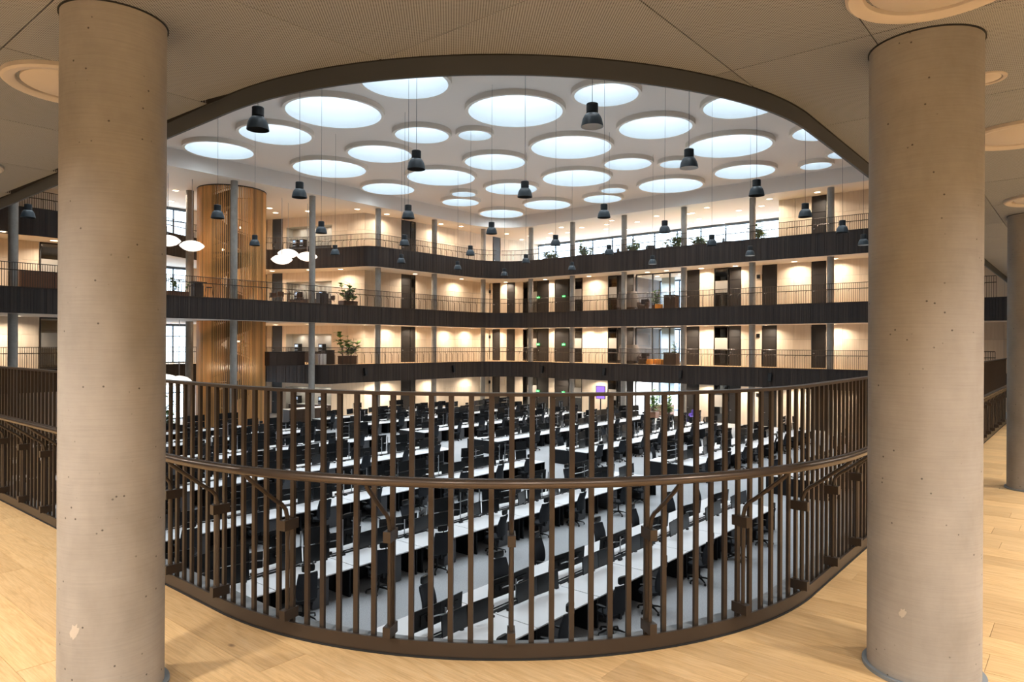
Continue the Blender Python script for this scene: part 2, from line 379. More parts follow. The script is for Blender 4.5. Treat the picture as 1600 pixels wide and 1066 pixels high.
for p, z0, z1, k in ((PC, CG, ZC + .02, 2), (PB, CC, ZB + .02, 3), (PA, CB, ZA + .3, 4)): fascia(p, z0, z1, f'trim_{k}')
def far_rail(path, z, label, s0, s1):
    pts = resample(path, .115); nr = normals(pts); i0, i1 = int(s0 / .115), min(len(pts) - 1, int(s1 / .115))
    sel = [(pts[i] - nr[i] * .12, nr[i]) for i in range(i0, i1)]
    t = thing('gallery_balustrade', label, 'balustrade', (sel[0][0].x, sel[0][0].y, z), 0, None)
    L = Vector((sel[0][0].x, sel[0][0].y, z)); P = lambda p, h: (p.x - L.x, p.y - L.y, h)
    b = MB()
    for p, n in sel: b.box(p.x - L.x, p.y - L.y, .64, .024, .024, 1.28, 0, math.atan2(n.y, n.x))
    tag(b.build('baluster', 'bronze_d', t), kind='stuff')
    MB().tube([P(p, 1.30) for p, n in sel[::4]], .022, 5).build('top_rail', 'bronze_d', t)
    MB().tube([P(p - n * .30, .93) for p, n in sel[::4]], .026, 6).build('handrail', 'bronze_d', t, True)
    c = MB()
    for p, n in sel[3::6]: c.tube([P(p - n * .05, .05), P(p - n * .05, .70), P(p - n * .09, .79), P(p - n * .29, .91)], .012, 4)
    tag(c.build('bracket', 'bronze_d', t), kind='stuff')
def plen(p): return sum((Vector(b) - Vector(a)).length for a, b in zip(p, p[1:]))
def s_at(path, x, y):
    best, acc, r = 1e9, 0, 0
    for a, b in zip(path, path[1:]):
        a, b = Vector(a), Vector(b); d = b - a; t = max(0, min(1, (Vector((x, y)) - a).dot(d) / max(d.length_squared, 1e-9)))
        q = (a + d * t - Vector((x, y))).length
        if q < best: best, r = q, acc + d.length * t
        acc += d.length
    return r
for path, z, nm, x0 in ((PC, ZC, 'lower', 5), (PB, ZB, 'middle', 5), (PA, ZA, 'top', 5)):
    m = s_at(path, LX - 1.2, LY - 1.2); e = s_at(path, LX, 3)
    far_rail(path, z, f'bronze balustrade of the {nm} gallery on the wing with the slatted tower', s_at(path, x0, path[0][1]), m)
    far_rail(path, z, f'bronze balustrade of the {nm} gallery on the wing with the exit signs', m + .12, e)

# ------------------------------------------------------------------ gallery walls, doors, panels
NUM = {'door': 0, 'window': 0}
def lerp(a, b, t): return (a[0] + (b[0] - a[0]) * t, a[1] + (b[1] - a[1]) * t)
def run(parent, P, Q, z0, z1, kind):
    """one stretch of a gallery wall from P to Q (seen from the atrium)"""
    d = Vector((Q[0] - P[0], Q[1] - P[1])); L = d.length; a = math.atan2(d.y, d.x); h = z1 - z0
    if kind == 'panel':
        n = max(1, round(L / 1.22)); wv = L / n
        for k in range(n):
            c = lerp(P, Q, (k + .5) / n)
            for (za, zb) in ((z0, z0 + 2.06), (z0 + 2.066, z1)):
                key = (round(wv, 2), round(zb - za, 2))
                if key not in PANEL:
                    PANEL[key] = MB().box(0, 0, 0, wv - .012, .03, zb - za - .006).mesh('wood_panel', ['veneer'])
                link('wood_panel', PANEL[key], parent, (c[0], c[1], (za + zb) / 2), a)
    elif kind in ('door', 'bdoor'):
        NUM['door'] += 1; c = lerp(P, Q, .5); mm = 'door' if kind == 'door' else 'door_b'
        r = link(f'door_{NUM["door"]}', MB().box(0, .05, h / 2, L, .05, h).mesh('door', [mm]), None, (c[0], c[1], z0), a); structure(r)
        MB().box(0, .01, 1.10, L - .14, .04, 2.18).build('leaf', mm, r)
        MB().box(0, .012, 2.68 if h < 3.3 else 2.8, L - .10, .03, h - 2.32).build('transom', mm, r)
        hd = MB(); hd.box(-L / 2 + .18, -.05, 1.05, .14, .02, .02); hd.box(-L / 2 + .13, -.02, 1.05, .03, .06, .10); hd.build('handle', 'silver', r)
    elif kind == 'glass':
        NUM['window'] += 1; c = lerp(P, Q, .5)
        f = MB(); f.box(-L / 2 + .03, 0, h / 2, .06, .08, h); f.box(L / 2 - .03, 0, h / 2, .06, .08, h); f.box(0, 0, .04, L - .12, .08, .08); f.box(0, 0, h - .04, L - .12, .08, .08)
        r = link(f'window_{NUM["window"]}', f.mesh('window', ['door']), None, (c[0], c[1], z0), a); structure(r)
        MB().box(0, 0, h / 2, L - .12, .015, h - .16).build('pane', 'glass_d', r)
        if L > .7: MB().box(0, -.015, 1.72, L - .12, .006, .95).build('frosted_band', 'frost', r)
    elif kind == 'open':
        pass
PANEL = {}
cross = (50.5, 41.5); c0 = (49.6, 45.1)
def ct(px): return lerp(c0, cross, (px - 765) / (817 - 765))
for lv, (z0, z1, nm) in enumerate(((ZG, CG, 'ground'), (ZC, CC, 'lower'), (ZB, CB, 'middle'), (ZA, CA, 'top'))):
    bay0, bay1 = (31.2, 52.9), (34.0, 45.1)
    wl = structure(bpy.data.objects.new('wall_left', None)); col.objects.link(wl)
    wr = structure(bpy.data.objects.new('wall_right', None)); col.objects.link(wr)
    # bay with the kitchen niche
    zt = z0 + (2.64 if lv == 3 else 2.42)
    run(wl, lerp(bay0, bay1, -.20), lerp(bay0, bay1, -.134), z0, z1, 'panel'); run(wl, lerp(bay0, bay1, -.13), lerp(bay0, bay1, -.002), z0, z1, 'bdoor')
    for t0, t1 in ((0, .047), (.611, .80), (.80, 1.0)): run(wl, lerp(bay0, bay1, t0), lerp(bay0, bay1, t1), z0, z1, 'panel')
    n0, n1 = lerp(bay0, bay1, .047), lerp(bay0, bay1, .611)
    d = Vector((n1[0] - n0[0], n1[1] - n0[1])).normalized(); nn = Vector((-d.y, d.x)); a = math.atan2(d.y, d.x); L = (Vector(n1) - Vector(n0)).length
    mid = lerp(n0, n1, .5)
    k = MB(); k.box(0, 0, (z1 + zt) / 2 - z0, L, .03, z1 - zt); link('wood_panel', k.mesh('wood_panel', ['veneer']), wl, (mid[0], mid[1], z0), a)
    k = MB(); k.box(0, .92, (zt - z0) / 2, L, .04, zt - z0); k.box(-L / 2, .46, (zt - z0) / 2, .03, .9, zt - z0); k.box(L / 2, .46, (zt - z0) / 2, .03, .9, zt - z0); k.box(0, .46, zt - z0, L, .9, .03)
    link('niche', k.mesh('niche', ['nichewall']), wl, (mid[0], mid[1], z0), a)
    # main wall
    if lv == 0 or lv == 1 or lv == 2 or lv == 3:
        run(wl, (34.0, 45.1), (37.98, 45.1), z0, z1, 'panel'); run(wl, (38.0, 45.1), (39.03, 45.1), z0, z1, 'door'); run(wl, (39.05, 45.1), (39.6, 45.1), z0, z1, 'glass' if lv > 1 else 'door')
        run(wl, (39.66, 45.1), (49.55, 45.1), z0, z1, 'panel')
    if lv == 3:
        run(wl, (49.55, 45.1), (50.0, 45.1), z0, z1, 'panel'); run(wl, (50.1, 45.1), (51.15, 45.1), z0, z1, 'bdoor'); run(wl, (51.2, 45.1), (OX, 45.1), z0, z1, 'panel')
        run(wr, (OX, 16.78), (50.5, 16.78), z0, z1, 'panel')
        segs = [(16.78, 14.43, 'panel'), (14.41, 13.44, 'door'), (13.4, 9.0, 'panel'), (9.0, 8.0, 'door'), (8.0, .4, 'panel')]
    else:
        for p0, p1, kd in ((765.5, 769.5, 'panel'), (770, 781, 'door'), (781.5, 792, 'panel'), (792.4, 804, 'door'), (804.5, 817, 'panel')): run(wr, ct(p0), ct(p1), z0, z1, kd)
        segs = [(40.96, 39.7, 'glass'), (39.68, 38.38, 'door'), (38.34, 37.66, 'panel'), (37.63, 36.0, 'door'), (35.9, 34.52, 'glass'), (34.5, 31.78, 'panel'), (31.74, 30.8, 'glass'), (30.75, 29.9, 'door')]
        segs += [(24.21, 23.15, 'door'), (23.1, 21.87, 'panel'), (21.84, 20.68, 'glass'), (20.63, 19.67, 'door'), (19.65, 18.03, 'panel'), (18.0, 16.92, 'door'), (16.9, 14.43, 'panel'), (14.41, 13.44, 'door'), (13.4, 9.0, 'panel'), (9.0, 8.0, 'door'), (8.0, .4, 'panel')]
        # lounge behind glass: side walls, dark frames
        run(wr, (50.5, 29.86), (50.5, 29.2), z0, z1, 'door')
        run(wr, (51.6, 29.2), (51.6, 27.7), z0, z1, 'clear'); 
    for ya, yb, kd in segs: run(wr, (50.5, ya), (50.5, yb), z0, z1, kd)
    # left stretch behind the tower, seen between the columns at the edge
    if lv in (1, 2):
        run(wl, (7.4, 48.0), (11.6, 48.0), z0, z1, 'panel'); run(wl, (11.65, 48.0), (13.6, 48.0), z0, z1, 'glass'); run(wl, (13.6, 48.0), (15.0, 48.0), z0, z1, 'door')
    b = MB(); 
    if lv < 3:
        # dark rooms behind the doors
        b.box(54, 50.3, (z0 + z1) / 2, .1, 10, z1 - z0); b.box(57.3, 12, (z0 + z1) / 2, .1, 23.5, z1 - z0); b.box(53.9, 30.4, (z0 + z1) / 2, 6.7, .1, z1 - z0); b.box(53.9, 24.3, (z0 + z1) / 2, 6.7, .1, z1 - z0); b.box(57.3, 37.5, (z0 + z1) / 2, .1, 14, z1 - z0)
        structure(b.build('wall_far', 'rose' if lv else 'white'))
# lounge glass, exterior windows
def win(P, Q, z0, z1, cols, head=.15, m='steel', parent_wall=True):
    NUM['window'] += 1; d = Vector((Q[0] - P[0], Q[1] - P[1])); L = d.length; a = math.atan2(d.y, d.x); c = lerp(P, Q, .5); h = z1 - z0
    f = MB(); f.box(0, 0, h - head / 2, L, .12, head); f.box(0, 0, .05, L, .12, .1); f.box(0, 0, h * .68, L, .10, .07) if cols == 6 else None
    for k in range(cols + 1): f.box(-L / 2 + L * k / cols, 0, h / 2, .09, .12, h - .2)
    r = structure(link(f'window_{NUM["window"]}', f.mesh('window', [m]), None, (c[0], c[1], z0), a))
    for k in range(cols): MB().box(-L / 2 + L * (k + .5) / cols, 0, h / 2, L / cols - .09, .012, h - .24).build('pane', 'glass', r)
win((OX, 16.8), (OX, 45.1), ZA, CA, 12, .22); win((16.5, OY), (24.2, OY), ZA, CA, 6, .22)
win((16.5, OY), (24.2, OY), ZB, CB, 6, .2); win((16.5, OY), (24.2, OY), ZC, CC, 6, .2); win((16.5, OY), (24.2, OY), ZG, CG, 6, .2)
for z0, z1 in ((ZG, CG), (ZC, CC), (ZB, CB)):
    win((50.9, 29.15), (50.9, 24.35), z0, z1, 3, .10, 'door'); win((OX, 24.4), (OX, 30.3), z0, z1, 3, .15)
    b = MB(); b.box(55.0, 28.2, (z0 + z1) / 2, .1, 1.3, z1 - z0); structure(b.build('wall_lounge', 'bluewall'))
# solid parts of the outer walls
for z0, z1 in ((ZG, CG), (ZC, CC), (ZB, CB)):
    wallbox('wall_outer', OX, .0, OX + .2, 24.4, z0 - 1.5, z1); wallbox('wall_outer', OX, 30.3, OX + .2, OY, z0 - 1.5, z1)
wallbox('wall_outer', OX, -12, OX + .2, 16.8, ZA - 1.4, 20.0); wallbox('wall_outer', OX, 45.1, OX + .2, OY, ZA - 1.4, 20.0); wallbox('wall_outer', OX, 16.8, OX + .2, 45.1, CA, 20.0); wallbox('wall_outer', OX, 16.8, OX + .2, 45.1, CB, ZA)
for z0, z1 in ((CG, ZC), (CC, ZB)): wallbox('wall_outer', OX, 24.3, OX + .2, 30.4, z0, z1)
wallbox('wall_outer', OX, -12, OX + .2, .0, ZG, 9)
wallbox('wall_outer', -12, OY, 16.5, OY + .2, ZG, 20.0); wallbox('wall_outer', 24.2, OY, OX, OY + .2, ZG, 20.0); wallbox('wall_outer', 16.5, OY, 24.2, OY + .2, CA, 20.0)
for z0, z1 in ((CG, ZC), (CC, ZB), (CB, ZA)): wallbox('wall_outer', 16.5, OY, 24.2, OY + .2, z0, z1)

# ------------------------------------------------------------------ concrete columns
def column(x, y, z0, z1, r, label, ring=False, patch=None):
    t = thing('concrete_column', label, 'column', (x, y, z0), x * 2.3 + y)
    MB().lathe([(r, 0), (r, z1 - z0)], 64 if ring else 24).build('shaft', 'concrete', t, True)
    if ring:
        MB().lathe([(r + .022, 0), (r + .022, .018), (r - .01, .018)], 64).build('base_ring', 'ledge', t, True)
        MB().lathe([(r + .001, z1 - z0 - .006), (r + .007, z1 - z0 - .006), (r + .007, z1 - z0)], 64).build('top_ring', 'gap', t, True)  # black ring painted in as the shadow gap below the ceiling
    if patch:       # a pale filler spot on the concrete
        a0, zc_, wd, ht = patch; b = MB(); P_ = [(0, 0)] + [((.8 + .3 * sin(k * 2.7)) * cos(2 * pi * k / 14), (.85 + .2 * cos(k * 3.1)) * sin(2 * pi * k / 14)) for k in range(14)]
        i = b.add([((r + .0008) * cos(a0 - x * 2.3 - y - (u * wd + v * ht * .25) / r), (r + .0008) * sin(a0 - x * 2.3 - y - (u * wd + v * ht * .25) / r), zc_ - v * ht) for u, v in P_])
        for k in range(14): b.face([i, i + 1 + k, i + 1 + (k + 1) % 14])
        b.build('filler_patch', 'patch', t)
column(-.879, 2.197, 0, 3.08, .2165, 'thick concrete column standing where the curved balustrade meets the tower side', True, (-2.636, .355, .026, .036))
column(1.788, -.623, 0, 3.08, .246, 'thick concrete column standing where the curved balustrade meets the plain gallery side', True, (2.965, .341, .019, .024))
column(7.55, -.75, 0, 3.08, .235, 'further concrete column beside the straight balustrade at the frame edge', True)
for i, x in enumerate((46.2, 39.85, 33.62, 27.47, 21.4, 15.2, 9.0)): column(x, 42.9, ZG, CA, .23, f'tall grey concrete column on the tower wing, {ORD[i + 1]} from the far corner')
for i, y in enumerate((38.89, 34.16, 28.89, 23.46, 17.99, 12.55, 7.1)): column(48.4, y, ZG, CA, .23, f'tall grey concrete column on the exit sign wing, {ORD[i + 1]} from the far corner')
column(20.9, 48.2, ZG, CA, .26, 'pale concrete column standing behind the slatted tower')

# ------------------------------------------------------------------ slatted stair tower
t = thing('stair_tower', 'tall round stair tower of vertical larch slats rising through all galleries', 'stair tower', (TOWER[0], TOWER[1], ZG))
H = CA - ZG; sl = MB().box(0, 0, H / 2, .10, .048, H).mesh('slat', ['slat'])
NS = 112
for k in range(NS):
    a = 2 * pi * k / NS; link('slat', sl, t, (TOWER[2] * cos(a), TOWER[2] * sin(a), 0), a)
b = MB(); st = []
for k in range(0, 260):
    a = 2 * pi * k / 64 + 1.0; z = k / 64 * 4.53
    if z + 1.0 > H: break
    st.append((a, z))
for (a, z), (a2, z2) in zip(st, st[1:]):
    for r0 in (2.02, 1.0):
        A, B = (r0 * cos(a), r0 * sin(a)), (r0 * cos(a2), r0 * sin(a2))
        b.quad((A[0], A[1], z - .25), (B[0], B[1], z2 - .25), (B[0], B[1], z2 + .85), (A[0], A[1], z + .85))
    b.quad((2.02 * cos(a), 2.02 * sin(a), z), (2.02 * cos(a2), 2.02 * sin(a2), z), (cos(a2), sin(a2), z), (cos(a), sin(a), z))
    b.quad((2.02 * cos(a), 2.02 * sin(a), z - .2), (2.02 * cos(a2), 2.02 * sin(a2), z2 - .2), (cos(a2), sin(a2), z2 - .2), (cos(a), sin(a), z - .2))
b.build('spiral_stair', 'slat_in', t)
b = MB()
for off in (1.0, 1.9): b.tube([(2.17 * cos(a), 2.17 * sin(a), z + off) for a, z in st[::2] if z + off < H], .022, 5)
b.build('handrail', 'black', t)
for z in (CG - ZG, CC - ZG, CB - ZG): MB().lathe([(2.17, z), (2.17, z + .12), (2.19, z + .12)], 48).build('ring_beam', 'door', t)
MB().lathe([(2.10, H - .06), (2.32, H - .06), (2.32, H)], 48).build('top_ring', 'door', t)
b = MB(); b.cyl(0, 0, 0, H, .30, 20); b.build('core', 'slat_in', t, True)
for k, (a, z) in enumerate(st[10::23]):
    MB().lathe([(0, -.08), (.07, -.05), (.08, 0), (.07, .05), (0, .08)], 14, .62 * cos(a), .62 * sin(a)).build('stair_lamp', 'nl', t, True, (0, 0, z + 2.3))
    l = bpy.data.lights.new('stair_glow', 'POINT'); l.energy = 45; l.color = (1, .80, .55); l.shadow_soft_size = .12; o = bpy.data.objects.new('stair_glow', l); col.objects.link(o); o.parent = t; o.location = (1.45 * cos(a), 1.45 * sin(a), z + 2.1)

# ------------------------------------------------------------------ ceiling downlights in the far galleries
DLA = [(20.2, 48.9), (21.7, 53.0), (27.9, 49.5), (29.3, 50.9), (30.6, 48.2), (32.6, 44.3), (35.5, 44.1), (41.7, 44.0), (43.7, 43.4), (49.6, 42.9), (53.4, 44.1), (52.0, 41.9), (49.9, 36.5), (52, 39.3), (54.1, 41.2), (55.5, 42.6), (57, 44), (52.7, 37.8), (51.2, 35.1), (49.8, 31.0), (51.2, 32.4), (53.3, 33.8), (55.4, 35.8), (51.8, 29.6), (50.3, 26.9), (56.7, 31.6), (54.8, 32.3), (51.1, 24.3), (56.9, 27.4), (49.6, 22.1), (51, 24), (53.8, 24.7), (55.3, 26.2), (52.3, 20.6), (55.1, 21.9), (57, 24), (49.4, 17.1), (51.6, 18.5), (55, 18.5), (56.9, 20.5), (49.3, 13.7), (49.3, 8.2)]
DLB = [(29.6, 51.9), (31.0, 48.6), (32.4, 46.2), (38.7, 44.1), (44.5, 44.1), (49.6, 43.0), (49.7, 38.2), (49.6, 33.2), (49.5, 29.6), (49.7, 27.4), (49.6, 25.6), (53.3, 28.4), (53.3, 26.2), (49.7, 22.6), (49.7, 19.8), (49.7, 15.4), (49.6, 12.6), (49.6, 7.6), (12.0, 46.6), (9.0, 45.0), (18.5, 47.5)]
DLC = [(36.2, 44.2), (39.1, 44.2), (43.2, 44.2), (46.0, 44.2), (48.9, 43.9), (28.4, 49.4), (29.3, 50.8), (29.2, 46.0), (33.2, 44.0), (18.1, 53.4), (22.0, 53.2), (49.5, 40.6), (49.6, 37.6), (49.6, 35.4), (49.6, 33.6), (49.6, 31.9), (49.5, 29.6), (53.3, 28.4), (49.6, 27.6), (49.6, 25.6), (49.6, 23.7), (49.6, 22.2), (49.6, 20.4), (49.6, 17.4), (49.6, 12.6), (49.6, 7.4), (10.2, 46.7), (8.6, 46.7)]  # last two added to brighten the wall at the wing's outer end
DLG = [(36.2, 44.1), (41.2, 44.1), (46.0, 44.1), (30.0, 47.0), (32.6, 44.2), (34.9, 44.0), (49.6, 40.6), (49.6, 36.6), (49.6, 32.4), (49.6, 28), (49.6, 25), (49.6, 22.2), (49.6, 19.0), (49.6, 15.4), (49.6, 11.4), (49.6, 7.0), (23, 52.5), (52.2, 29.0), (52.4, 27.0), (54.2, 25.2), (53.9, 29.4), (55.9, 26.6), (52.4, 25.2)]  # the ones inside the lounge are added to brighten it
ring_me = MB().lathe([(.20, 0), (.20, -.02), (.26, -.02), (.27, 0)], 20).mesh('trim_ring', ['white'], True)
lens_me = MB().poly([circ(0, 0, .20, 20)], -.012, 0, True).mesh('lens', ['dl'])
def spot(parent, wts, color=WARM, size=.36, name='downlight_beam', spread=150):
    l = bpy.data.lights.new(name, 'AREA'); l.shape = 'DISK'; l.size = size; l.energy = wts; l.color = color; l.spread = R(spread)
    o = bpy.data.objects.new(name, l); col.objects.link(o); o.parent = parent; o.location = (0, 0, -.03); return o
for lst, z, nm in ((DLA, CA, 'top'), (DLB, CB, 'middle'), (DLC, CC, 'lower'), (DLG, CG, 'ground')):
    left = [p for p in lst if p[1] > 42.5 and p[0] < 49.2]; right = [p for p in lst if p not in left]
    for grp, wn, key in ((left, 'tower', lambda p: -p[0]), (right, 'exit sign', lambda p: -p[1])):
        for k, (x, y) in enumerate(sorted(grp, key=key)):
            d = thing('downlight', f'round ceiling downlight, {nm} level, {wn} wing, {ORD[k + 1]} from the far corner', 'downlight', (x, y, z), 0, f'downlights in the {nm} level ceiling')
            link('trim_ring', ring_me, d); link('lens', lens_me, d)
            deep = x > 51.0
            spot(d, GAL_W * ((.22 if nm == 'top' else 1.6) if deep else 1.0), (1, .95, .90) if deep else WARM)

# ------------------------------------------------------------------ bell pendants over the desks
PEN = [(6.59, 14.02), (11.43, 7.71), (11.5, 13.86), (16.44, 13.78), (16.35, 7.64), (21.21, 7.5), (26.28, 7.46), (31.17, 7.35), (11.58, 19.98), (11.74, 26.11), (16.82, 32.18), (16.64, 26.03), (21.64, 31.94), (16.63, 20.02), (21.68, 26.02), (26.68, 32.05), (21.45, 13.75), (21.68, 19.99), (26.5, 19.88), (26.62, 26.01), (31.53, 31.86), (26.28, 13.59), (31.43, 13.63), (36.58, 13.62), (36.88, 19.96), (31.24, 19.64), (36.58, 25.93), (31.48, 25.85), (36.79, 32.18), (6.77, 32.06), (36.0, 7.6), (41.5, 7.6)]
PAINTED_LIT = {1, 4, 23, 24, 30}  # pendants whose insides are painted white to look lit
PZ = 6.70
def pendant_meshes(rm):
    shade = MB().lathe([(.135, .30), (.155, .295), (.195, .245), (.228, .17), (.248, .08), (.262, 0), (.255, 0), (.240, .08), (.22, .165), (.187, .237), (.12, .28), (0, .285)], 32, mi=[0, 0, 0, 0, 0, 0, 1, 1, 1, 1, 1]).mesh('shade', ['lamp', rm], True)
    can = MB(); can.lathe([(0, .30), (.128, .30), (.128, .325), (.138, .33), (.138, .46), (.132, .462), (.132, .475), (.138, .477), (.138, .53), (.12, .545), (0, .545)], 28)
    bulb = MB().lathe([(0, .12), (.05, .14), (.07, .2), (.05, .28)], 14)
    return shade, can.mesh('canister', ['lampk'], True), bulb.mesh('bulb', ['refl'], True)
pm = {0: pendant_meshes('refl_shaded'), 1: pendant_meshes('refl')}
rk = rank(PEN, lambda p: round((p[1] - 7.6) / 6.1) + 1, lambda p: p[0])
for i, (x, y) in enumerate(PEN):
    row, k = rk[i]
    t = thing('bell_pendant', f'dark bell pendant lamp in {ORD[row]} lamp row, {ORD[k]} from the balcony', 'pendant lamp', (x, y, PZ), 0, 'bell pendants over the desks')
    for nm, me in zip(('shade', 'canister', 'bulb'), pm[1 if i in PAINTED_LIT else 0]): link(nm, me, t)
    top = ROOF + max([1.35 * r + .2 for u, v, r in SKY if math.hypot(u - x, v - y) < r + .05] or [0])
    MB().tube([(0, 0, .54), (0, 0, top - PZ)], .007, 5).build('cable', 'cable', t)
# opal lens shaped lamps in the void by the tower
OV = [(19.37, 44.6, 8.06, 'just before the slatted tower, whole', .80), (17.62, 44.2, 8.17, 'beside the near column at the tower', .80), (27.72, 46.5, 8.57, 'highest of the three beside the tower', .78), (26.38, 45.2, 7.88, 'lowest of the three beside the tower', .78), (28.84, 45.6, 8.38, 'half behind the grey column', .78), (18.97, 45.5, -.95, 'low over the desks by the tower', .80), (17.13, 43.3, -.72, 'lowest row, beside the near column', .80)]
ovm = MB().lathe([(0, -.36), (.25, -.34), (.5, -.25), (.7, -.1), (.78, 0), (.7, .1), (.5, .25), (.25, .33), (.05, .36)], 32).mesh('opal_shade', ['oval'], True)
for x, y, z, lb, r in OV:
    t = thing('lens_pendant', f'white lens shaped opal lamp {lb}', 'pendant lamp', (x, y, z), 0, 'opal lamps by the stair tower'); link('opal_shade', ovm, t)
    top = CA if z > 5 else CC
    MB().tube([(0, 0, .35), (0, 0, top - z)], .02, 6).build('rod', 'silver', t)

# ------------------------------------------------------------------ near gallery: oak planks, perforated ceiling, balustrade
def limit(x, d):
    if x <= X0 + d: return 1e9
    if x >= X0 + RHO: return Y0 + d
    r = RHO - d; q = r * r - (X0 + RHO - x) ** 2
    return Y0 + RHO - math.sqrt(max(0, q))
def sheet(b, xa, xb, ya, yb, d, zt, zb):
    """a board with straight sides whose far end follows the curve of the opening"""
    cut = min(limit(xa + 1e-4, d), limit(xb, d)) < yb
    n = 26 if cut else 1
    xs = sorted([xa + (xb - xa) * k / n for k in range(n + 1)] + ([X0 + d + 2e-4, X0 + d + .01, X0 + d + .03] if cut and xa < X0 + d < xb else [])); n = len(xs) - 1
    tops = [min(yb, limit(max(x, xa + 1e-4), d)) for x in xs]
    if all(t <= ya + .01 for t in tops): return False
    tops = [max(t, ya) for t in tops]
    i = b.add([p for x, t in zip(xs, tops) for p in ((x, ya, zt), (x, t, zt), (x, ya, zb), (x, t, zb))])
    for k in range(n):
        if tops[k] <= ya + 1e-5 and tops[k + 1] <= ya + 1e-5: continue
        a, c = i + 4 * k, i + 4 * k + 4
        b.face([a, c, c + 1, a + 1]); b.face([a + 2, a + 3, c + 3, c + 2]); b.face([a, a + 2, c + 2, c]); b.face([a + 1, c + 1, c + 3, a + 3])
    if tops[0] > ya: b.face([i, i + 1, i + 3, i + 2])
    e = i + 4 * n
    if tops[-1] > ya: b.face([e, e + 2, e + 3, e + 1])
    return True
fl = structure(bpy.data.objects.new('floor', None)); col.objects.link(fl)
PW = .256; ends = {-1: 2.42, 0: 1.98, -2: 4.87, 6: -.04}
for k in range(-12, 66):
    xa = -.345 + PW * (k - 0) - PW; y = ends.get(k, random.uniform(0, 2.3)) - 2.35 * 4; ln = 2.35
    while y < 11:
        y1 = y + ln
        if depth(xa, y1) > 1.2 and depth(xa + PW, y1) > 1.2 and y1 > -5 and y < (11 if xa < .2 else 3) and max(pxx(xa + PW, y), pxx(xa + PW, y1)) > -350 and min(pxx(xa, y1), pxx(xa, max(y, -1.5))) < 1950:
            b = MB()
            if sheet(b, xa + .0011, xa + PW - .0011, y + .0011, y1 - .0011, .03, random.uniform(-.0006, .0006), -.018): b.build('plank', 'oak', fl)
        y = y1; ln = random.uniform(1.9, 2.5)
cl = structure(bpy.data.objects.new('ceiling', None)); col.objects.link(cl)
ZCN = 3.08
for k in range(-4, 24):
    xa = -1.13 + 1.3 * k
    ys = [-4.5, -3.15, -1.8, -.45, .23, 1.58, 2.93, 4.28, 5.63, 6.98, 8.33, 9.68, 11.03]
    for ya, yb in zip(ys, ys[1:]):
        if depth(xa + 1.3, yb) < .4 or (xa > 0 and ya > 3): continue
        b = MB()
        if sheet(b, xa + .003, xa + 1.297, ya + .003, yb - .003, .022, ZCN + .02, ZCN): b.build('ceiling_panel', 'perf', cl)
def sweep(b, d0, d1, z0, z1, ye, xe, mi=0, n=72):
    A, B = near_path(d0, ye, xe, n), near_path(d1, ye, xe, n)
    i = b.add([p for a, c in zip(A, B) for p in ((*a, z0), (*a, z1), (*c, z1), (*c, z0))])
    for k in range(len(A) - 1):
        p, q = i + 4 * k, i + 4 * k + 4
        for u in range(4): b.face([p + u, q + u, q + (u + 1) % 4, p + (u + 1) % 4], mi)
    b.face([i, i + 1, i + 2, i + 3], mi); e = i + 4 * (len(A) - 1); b.face([e + 3, e + 2, e + 1, e], mi)
    return b
b = MB(); sweep(b, .030, .046, ZCN - .102, ZCN + .05, LY - .2, LX - .2, 0); sweep(b, .024, .029, ZCN - .004, ZCN + .03, LY - .2, LX - .2, 1)
structure(b.build('trim_5', ['band', 'gap'], None, True))
YE, XE = 16.0, 26.0
bal = thing('curved_balustrade', 'bronze balustrade curving along the oak gallery floor in front', 'balustrade', (.3, .78, 0))
def pb(o): o.matrix_parent_inverse = Matrix.Translation((-.3, -.78, 0)); return o
pb(sweep(MB(), 0, .014, -.03, .083, YE, XE).build('curb', 'bronze', bal, True)); pb(sweep(MB(), -.006, 0, 0, .010, YE, XE).build('curb_foot', 'gap', bal, True))
structure(sweep(MB(), .0145, .25, -.03, -.004, LY - .2, LX - .2).build('trim_6', 'ledge'))
pb(sweep(MB(), .004, .060, 1.336, 1.353, YE, XE).build('top_rail', 'bronze', bal, True))
pb(MB().tube([(*p, .955) for p in near_path(-.30, YE, XE, 72)], .0245, 14).build('handrail', 'bronze_h', bal, True))
D0 = .032; RA = RHO - D0; S_mid = math.radians(221.3 - 180) * RA
def at(s, d=D0):
    """point of the balustrade line at arc length s from the start of the bend, with its direction towards the gallery"""
    if s < 0: return Vector((X0 + d, Y0 + RHO - s)), Vector((-1, 0))
    if s > RA * pi / 2: return Vector((X0 + RHO + s - RA * pi / 2, Y0 + d)), Vector((0, -1))
    a = pi + s / RA; u = Vector((cos(a), sin(a))); return Vector((X0 + RHO, Y0 + RHO)) + u * (RHO - d), u
bm_ = MB().box(0, 0, (-.004 + 1.34) / 2, .018, .0265, 1.344).mesh('baluster', ['bronze'])
def put(nm, me, s, d=D0, z=0):
    p, n = at(s, d); o = link(nm, me, bal, (p.x, p.y, z), math.atan2(n.y, n.x)); return pb(o)
SP = .1035; near_n = 0
for k in range(-80, 150):
    put('baluster', bm_, S_mid + k * SP)
arm = MB().tube([(.04, 0, .09), (.04, 0, .60), (.042, 0, .655), (.055, 0, .70), (.085, 0, .735), (.12, 0, .757), (.29, 0, .893), (.315, 0, .915), (.332, 0, .94)], .0115, 8).mesh('bracket_arm', ['bronze'], True)
blk = MB().box(.028, 0, 0, .104, .040, .056).mesh('clamp_block', ['bronze'])
for k in range(-13, 24):
    s = S_mid + (k * 6 + (k > 0)) * SP
    put('bracket_arm', arm, s); put('clamp_block', blk, s, D0, .615); put('clamp_block', blk, s, D0, .128)
